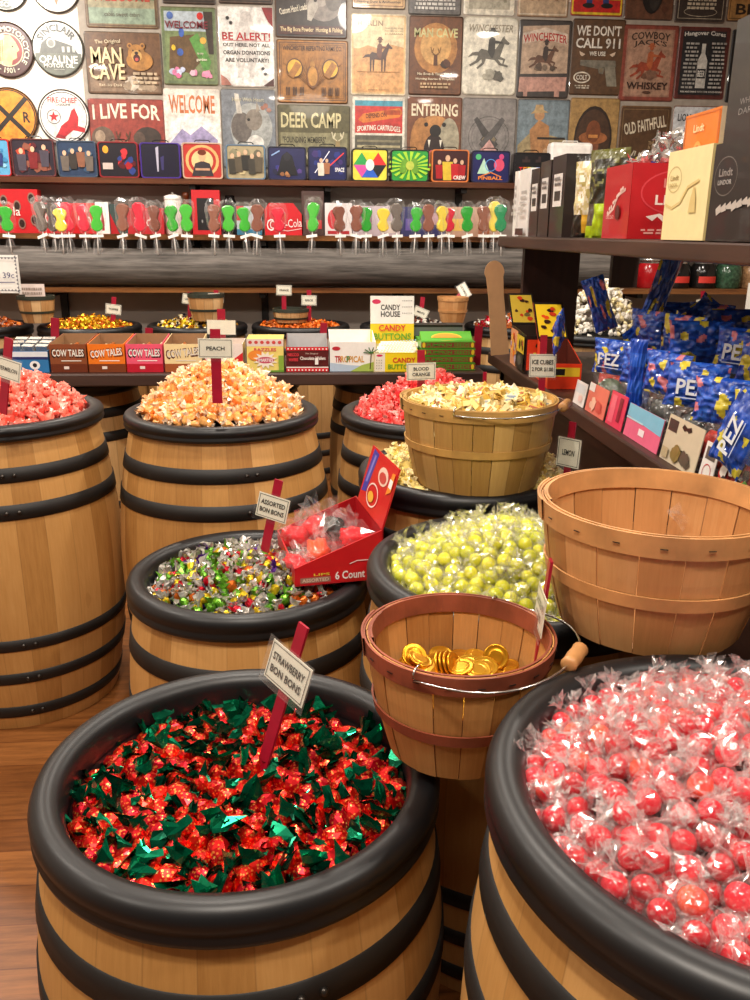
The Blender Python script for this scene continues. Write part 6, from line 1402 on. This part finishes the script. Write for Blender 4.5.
p = at_Y(187, 230, 5.56); b = bmesh.new(); lathe(b, [(.03, 0), (.032, .004), (.032, .15), (.02, .19), (.018, .215), (.021, .217), (.021, .245), (.0005, .246)], 24); disc(b, .03, 0, 24)
tag(obj('brown_bottle', b, 'brown', None, loc=(p.x, 5.58, Z2)), 'brown stoppered bottle beside the white canister', 'bottle')
e = shelf_box(193,221,190,'C42028','red-framed box with a black slate front',lambda a:(a.rect(.18,.1,.78,.82,'1C1A1C'),a.ell(.35,.3,.03,.04,'8A8A8A',8)))
p = at_Y(230, 203, 5.6); b = bmesh.new(); lathe(b, [(.045, 0), (.048, .006), (.048, .17), (.03, .21), (.028, .23), (.0005, .232)], 24); disc(b, .045, 0, 24)
tag(obj('black_jar', b, 'jar_black', None, loc=(p.x, 5.6, Z2)), 'black round-shouldered jar right of the red-framed box', 'jar')
shelf_box(237,262,206,'BCC8D0','pale blue and red tin behind two lollipops left of the wide red tin',lambda a:(a.rect(0,.5,.3,1,'C02830'),a.rect(0,0,1,.2,'3A7A9A')))
def d(a):
    a.rect(0,0,1,1,'C81C26'); a.text('Coca-Cola',.55,.5,.84,.34,'F4ECE8',False,.08); a.text('C',.14,.45,.18,.5,'F4ECE8',False); a.line([(.4,.25),(.6,.2),(.95,.3)],.003,'F4ECE8')
X0 = at_Y(265, 230, 5.52).x; X1 = at_Y(303, 230, 5.52).x; w_ = X1-X0; b = bmesh.new(); hh = at_Y(280, 203, 5.52).z-Z2
pr_ = [(-w_/2, 0), (w_/2, 0), (w_/2, hh*.62), (w_*.25, hh), (-w_*.38, hh), (-w_/2, hh*.8)]
f0 = [b.verts.new((x, 0, z)) for x, z in pr_]; f1 = [b.verts.new((x, .09, z)) for x, z in pr_]; fs = [b.faces.new(f0), b.faces.new(f1[::-1])]+[b.faces.new((f0[i], f1[i], f1[(i+1) % 6], f0[(i+1) % 6])) for i in range(6)]
bmesh.ops.recalc_face_normals(b, faces=fs); paint(b, fs, 'C81C26'); a = Art(w_, hh*.75); d(a); a.items.pop(0); a.apply(b, panel((0, -.0004, hh*.36), (1, 0, 0), (0, 0, 1)))
tag(obj('soda_carrier', b, 'print', None, loc=((X0+X1)/2, 5.52, Z2)), 'wide red sloping-shouldered tin with flowing white script', 'tin')
shelf_box(302,324,191,'4A3430','dark brown box with an open grey front, behind the tall green lollipop',lambda a:(a.rect(.1,.3,.9,.9,'5A4A44'),a.rect(.2,.15,.9,.35,'C03838')))
shelf_box(325,352,203,'E0D8D8','white and red tin behind the brown lollipops',lambda a:(a.ell(.3,.5,.2,.3,'C83038'),a.rect(.1,.05,.9,.15,'B02830')))
shelf_box(353,400,206,'C0B0B8','pale pink-grey box behind the green and yellow lollipops',lambda a:(a.rect(.1,.2,.4,.7,'8A6A78'),a.rect(.6,.1,.9,.5,'D8C8C0')))
shelf_box(401,445,207,'3C3C6A','dark blue box behind the brown lollipops near the right end',lambda a:(a.rect(.1,.2,.4,.6,'6A5AA0'),a.rect(.6,.4,.9,.8,'C8A0A8')))
shelf_box(446,500,207,'C8A088','sandy orange box behind the rightmost lollipops',lambda a:(a.rect(.1,.2,.4,.6,'E8C060'),a.rect(.6,.1,.8,.7,'B86A48')))

# ------------------------------------------------------------------ lollipops standing in holes along the log
for nm_, c1, c2 in (('green', '1E9A28', '4CC23C'), ('red', 'C81030', 'E83048'), ('brown', '7A4434', '9A6450'), ('yellow', 'DDB820', 'F0D850'), ('grey', '5A504C', '7A7068'), ('teal', '0E7A4A', '2A9A5C')):
    M['gum_'+nm_] = candy_mat('%s gummy' % nm_, c1, c2, .2, .2)
LP = [(10,'green',201),(44,'grey',196),(55,'grey',197),(62,'yellow',203),(70,'red',197),(86,'red',199),(97,'green',200),(122,'brown',198),(141,'red',197),(157,'brown',200),(175,'green',200),(187,'green',199),(214,'brown',199),(229,'green',200),(247,'green',202),(256,'brown',199),(281,'red',202),(311,'green',197),(341,'brown',201),(356,'brown',200),(366,'green',202),(383,'yellow',203),(398,'grey',198),(414,'green',202),(429,'brown',199),(442,'yellow',201),(450,'red',203),(468,'green',201),(484,'brown',201),(494,'yellow',196),(502,'teal',199)]
ordn = {}
names = {'green': 'green', 'red': 'red', 'brown': 'brown', 'yellow': 'yellow', 'grey': 'dark grey', 'teal': 'deep teal green'}
tot = {c: sum(1 for q in LP if q[1] == c) for c in names}
ON = ['first', 'second', 'third', 'fourth', 'fifth', 'sixth', 'seventh', 'eighth', 'ninth', 'tenth', 'eleventh']
for i, (px, c, py) in enumerate(LP):
    Yp = 5.325+.012*((i*7) % 3-1); p = at_Y(px, 236, Yp); zt = at_Y(px, py, Yp).z; r = random.Random(i*3+1)
    zb = 1.262; k = ordn.get(c, 0); ordn[c] = k+1
    lb = '%s gummy lollipop in a clear bag, %s' % (names[c], ('the only one of its colour' if tot[c] == 1 else ON[k]+' %s one from the left' % names[c]))
    t_ = empty('lollipop', (p.x, Yp, zb), lb, 'lollipop', 'bagged lollipops standing along the log', rot=(0, r.uniform(-.07, .07), r.uniform(-.4, .4)))
    hgt = zt-zb; tie = p.z-zb
    b = bmesh.new(); tube(b, [(0, 0, 0), (0, 0, tie+.03)], .0035, 8); obj('stick', b, 'white_plastic', t_)
    # hourglass / bear shaped gummy
    b = bmesh.new(); z0, z1 = tie+.025, hgt-.03; H_ = z1-z0; prof = [(0, .012), (.12, .032), (.3, .034), (.48, .020), (.62, .028), (.78, .040), (.92, .034), (1, .016)]
    f0, f1 = [], []
    outl = [(w2, z0+H_*q) for q, w2 in prof]+[(-w2, z0+H_*q) for q, w2 in prof[::-1]]
    f0 = [b.verts.new((x*r.uniform(.9, 1.1), -.012, z)) for x, z in outl]; f1 = [b.verts.new((v.co.x, .012, v.co.z)) for v in f0]
    b.faces.new(f0); b.faces.new(f1[::-1]); n_ = len(outl)
    for q in range(n_): b.faces.new((f0[q], f1[q], f1[(q+1) % n_], f0[(q+1) % n_]))
    bmesh.ops.recalc_face_normals(b, faces=b.faces); obj('gummy', b, 'gum_'+c, t_, bev=.006)
    # clear bag: wide open top, drawn in at the tie, skirt below
    b = bmesh.new(); N = 14; prof = [(.03, hgt), (.052, hgt-.02), (.056, hgt-.07), (.045, tie+.06), (.022, tie+.02), (.006, tie), (.02, tie-.03), (.027, .015+r.uniform(-.02, .02))]
    rings = []
    for w2, z in prof:
        rings.append([b.verts.new((w2*math.cos(2*PI*q/N)*r.uniform(.86, 1.12), .5*w2*math.sin(2*PI*q/N)*r.uniform(.8, 1.25), z+r.uniform(-.006, .006))) for q in range(N)])
    for A_, B_ in zip(rings, rings[1:]):
        for q in range(N): b.faces.new((A_[q], A_[(q+1) % N], B_[(q+1) % N], B_[q]))
    obj('clear_bag', b, 'bag', t_)
    b = bmesh.new(); an = r.uniform(-.3, .3); mt = Matrix.Translation((0, -.008, tie)) @ Matrix.Rotation(an, 4, 'Y')
    for s in (-1, 1): box(b, min(0, s*.034), -.002, -.008, max(0, s*.034), .002, .008, mat=mt)
    bmesh.ops.remove_doubles(b, verts=b.verts, dist=.0005); obj('twist_tie', b, 'white_plastic', t_)

# ------------------------------------------------------------------ light
w = bpy.data.worlds.new('world'); scene.world = w; w.use_nodes = True
w.node_tree.nodes['Background'].inputs[0].default_value = (1, .88, .76, 1); w.node_tree.nodes['Background'].inputs[1].default_value = .14
def lamp(x, y, z, s, e, col=(1, .91, .80), tgt=None):
    l = bpy.data.lights.new('ceiling_lamp', 'AREA'); l.shape = 'DISK'; l.size = s; l.energy = e; l.color = col
    o = bpy.data.objects.new('ceiling_lamp', l); COL.objects.link(o); o.location = (x, y, z)
    if tgt: o.rotation_euler = (Vector(tgt)-Vector((x, y, z))).to_track_quat('-Z', 'Y').to_euler()
for x in (-2.0, -.3, 1.5):
    for y in (.2, 2.0, 3.9):
        lamp(x, y, 2.93, .18, 34 if y < 3 else 30)
lamp(-1.9, 4.6, 2.93, .25, 40, (1, .93, .84), (-1.7, 5.7, 1.9))
lamp(.4, 4.4, 2.93, .25, 22, (1, .93, .84), (.4, 5.7, 1.9))
lamp(.1, -.1, 2.9, .5, 20, (1, .88, .74), (.15, 1.2, .6))
scene.view_settings.view_transform = 'Standard'
scene.view_settings.look = 'None'
scene.view_settings.exposure = 0.0
scene.cycles.max_bounces = 8
scene.cycles.transparent_max_bounces = 10
scene.cycles.sample_clamp_indirect = 4
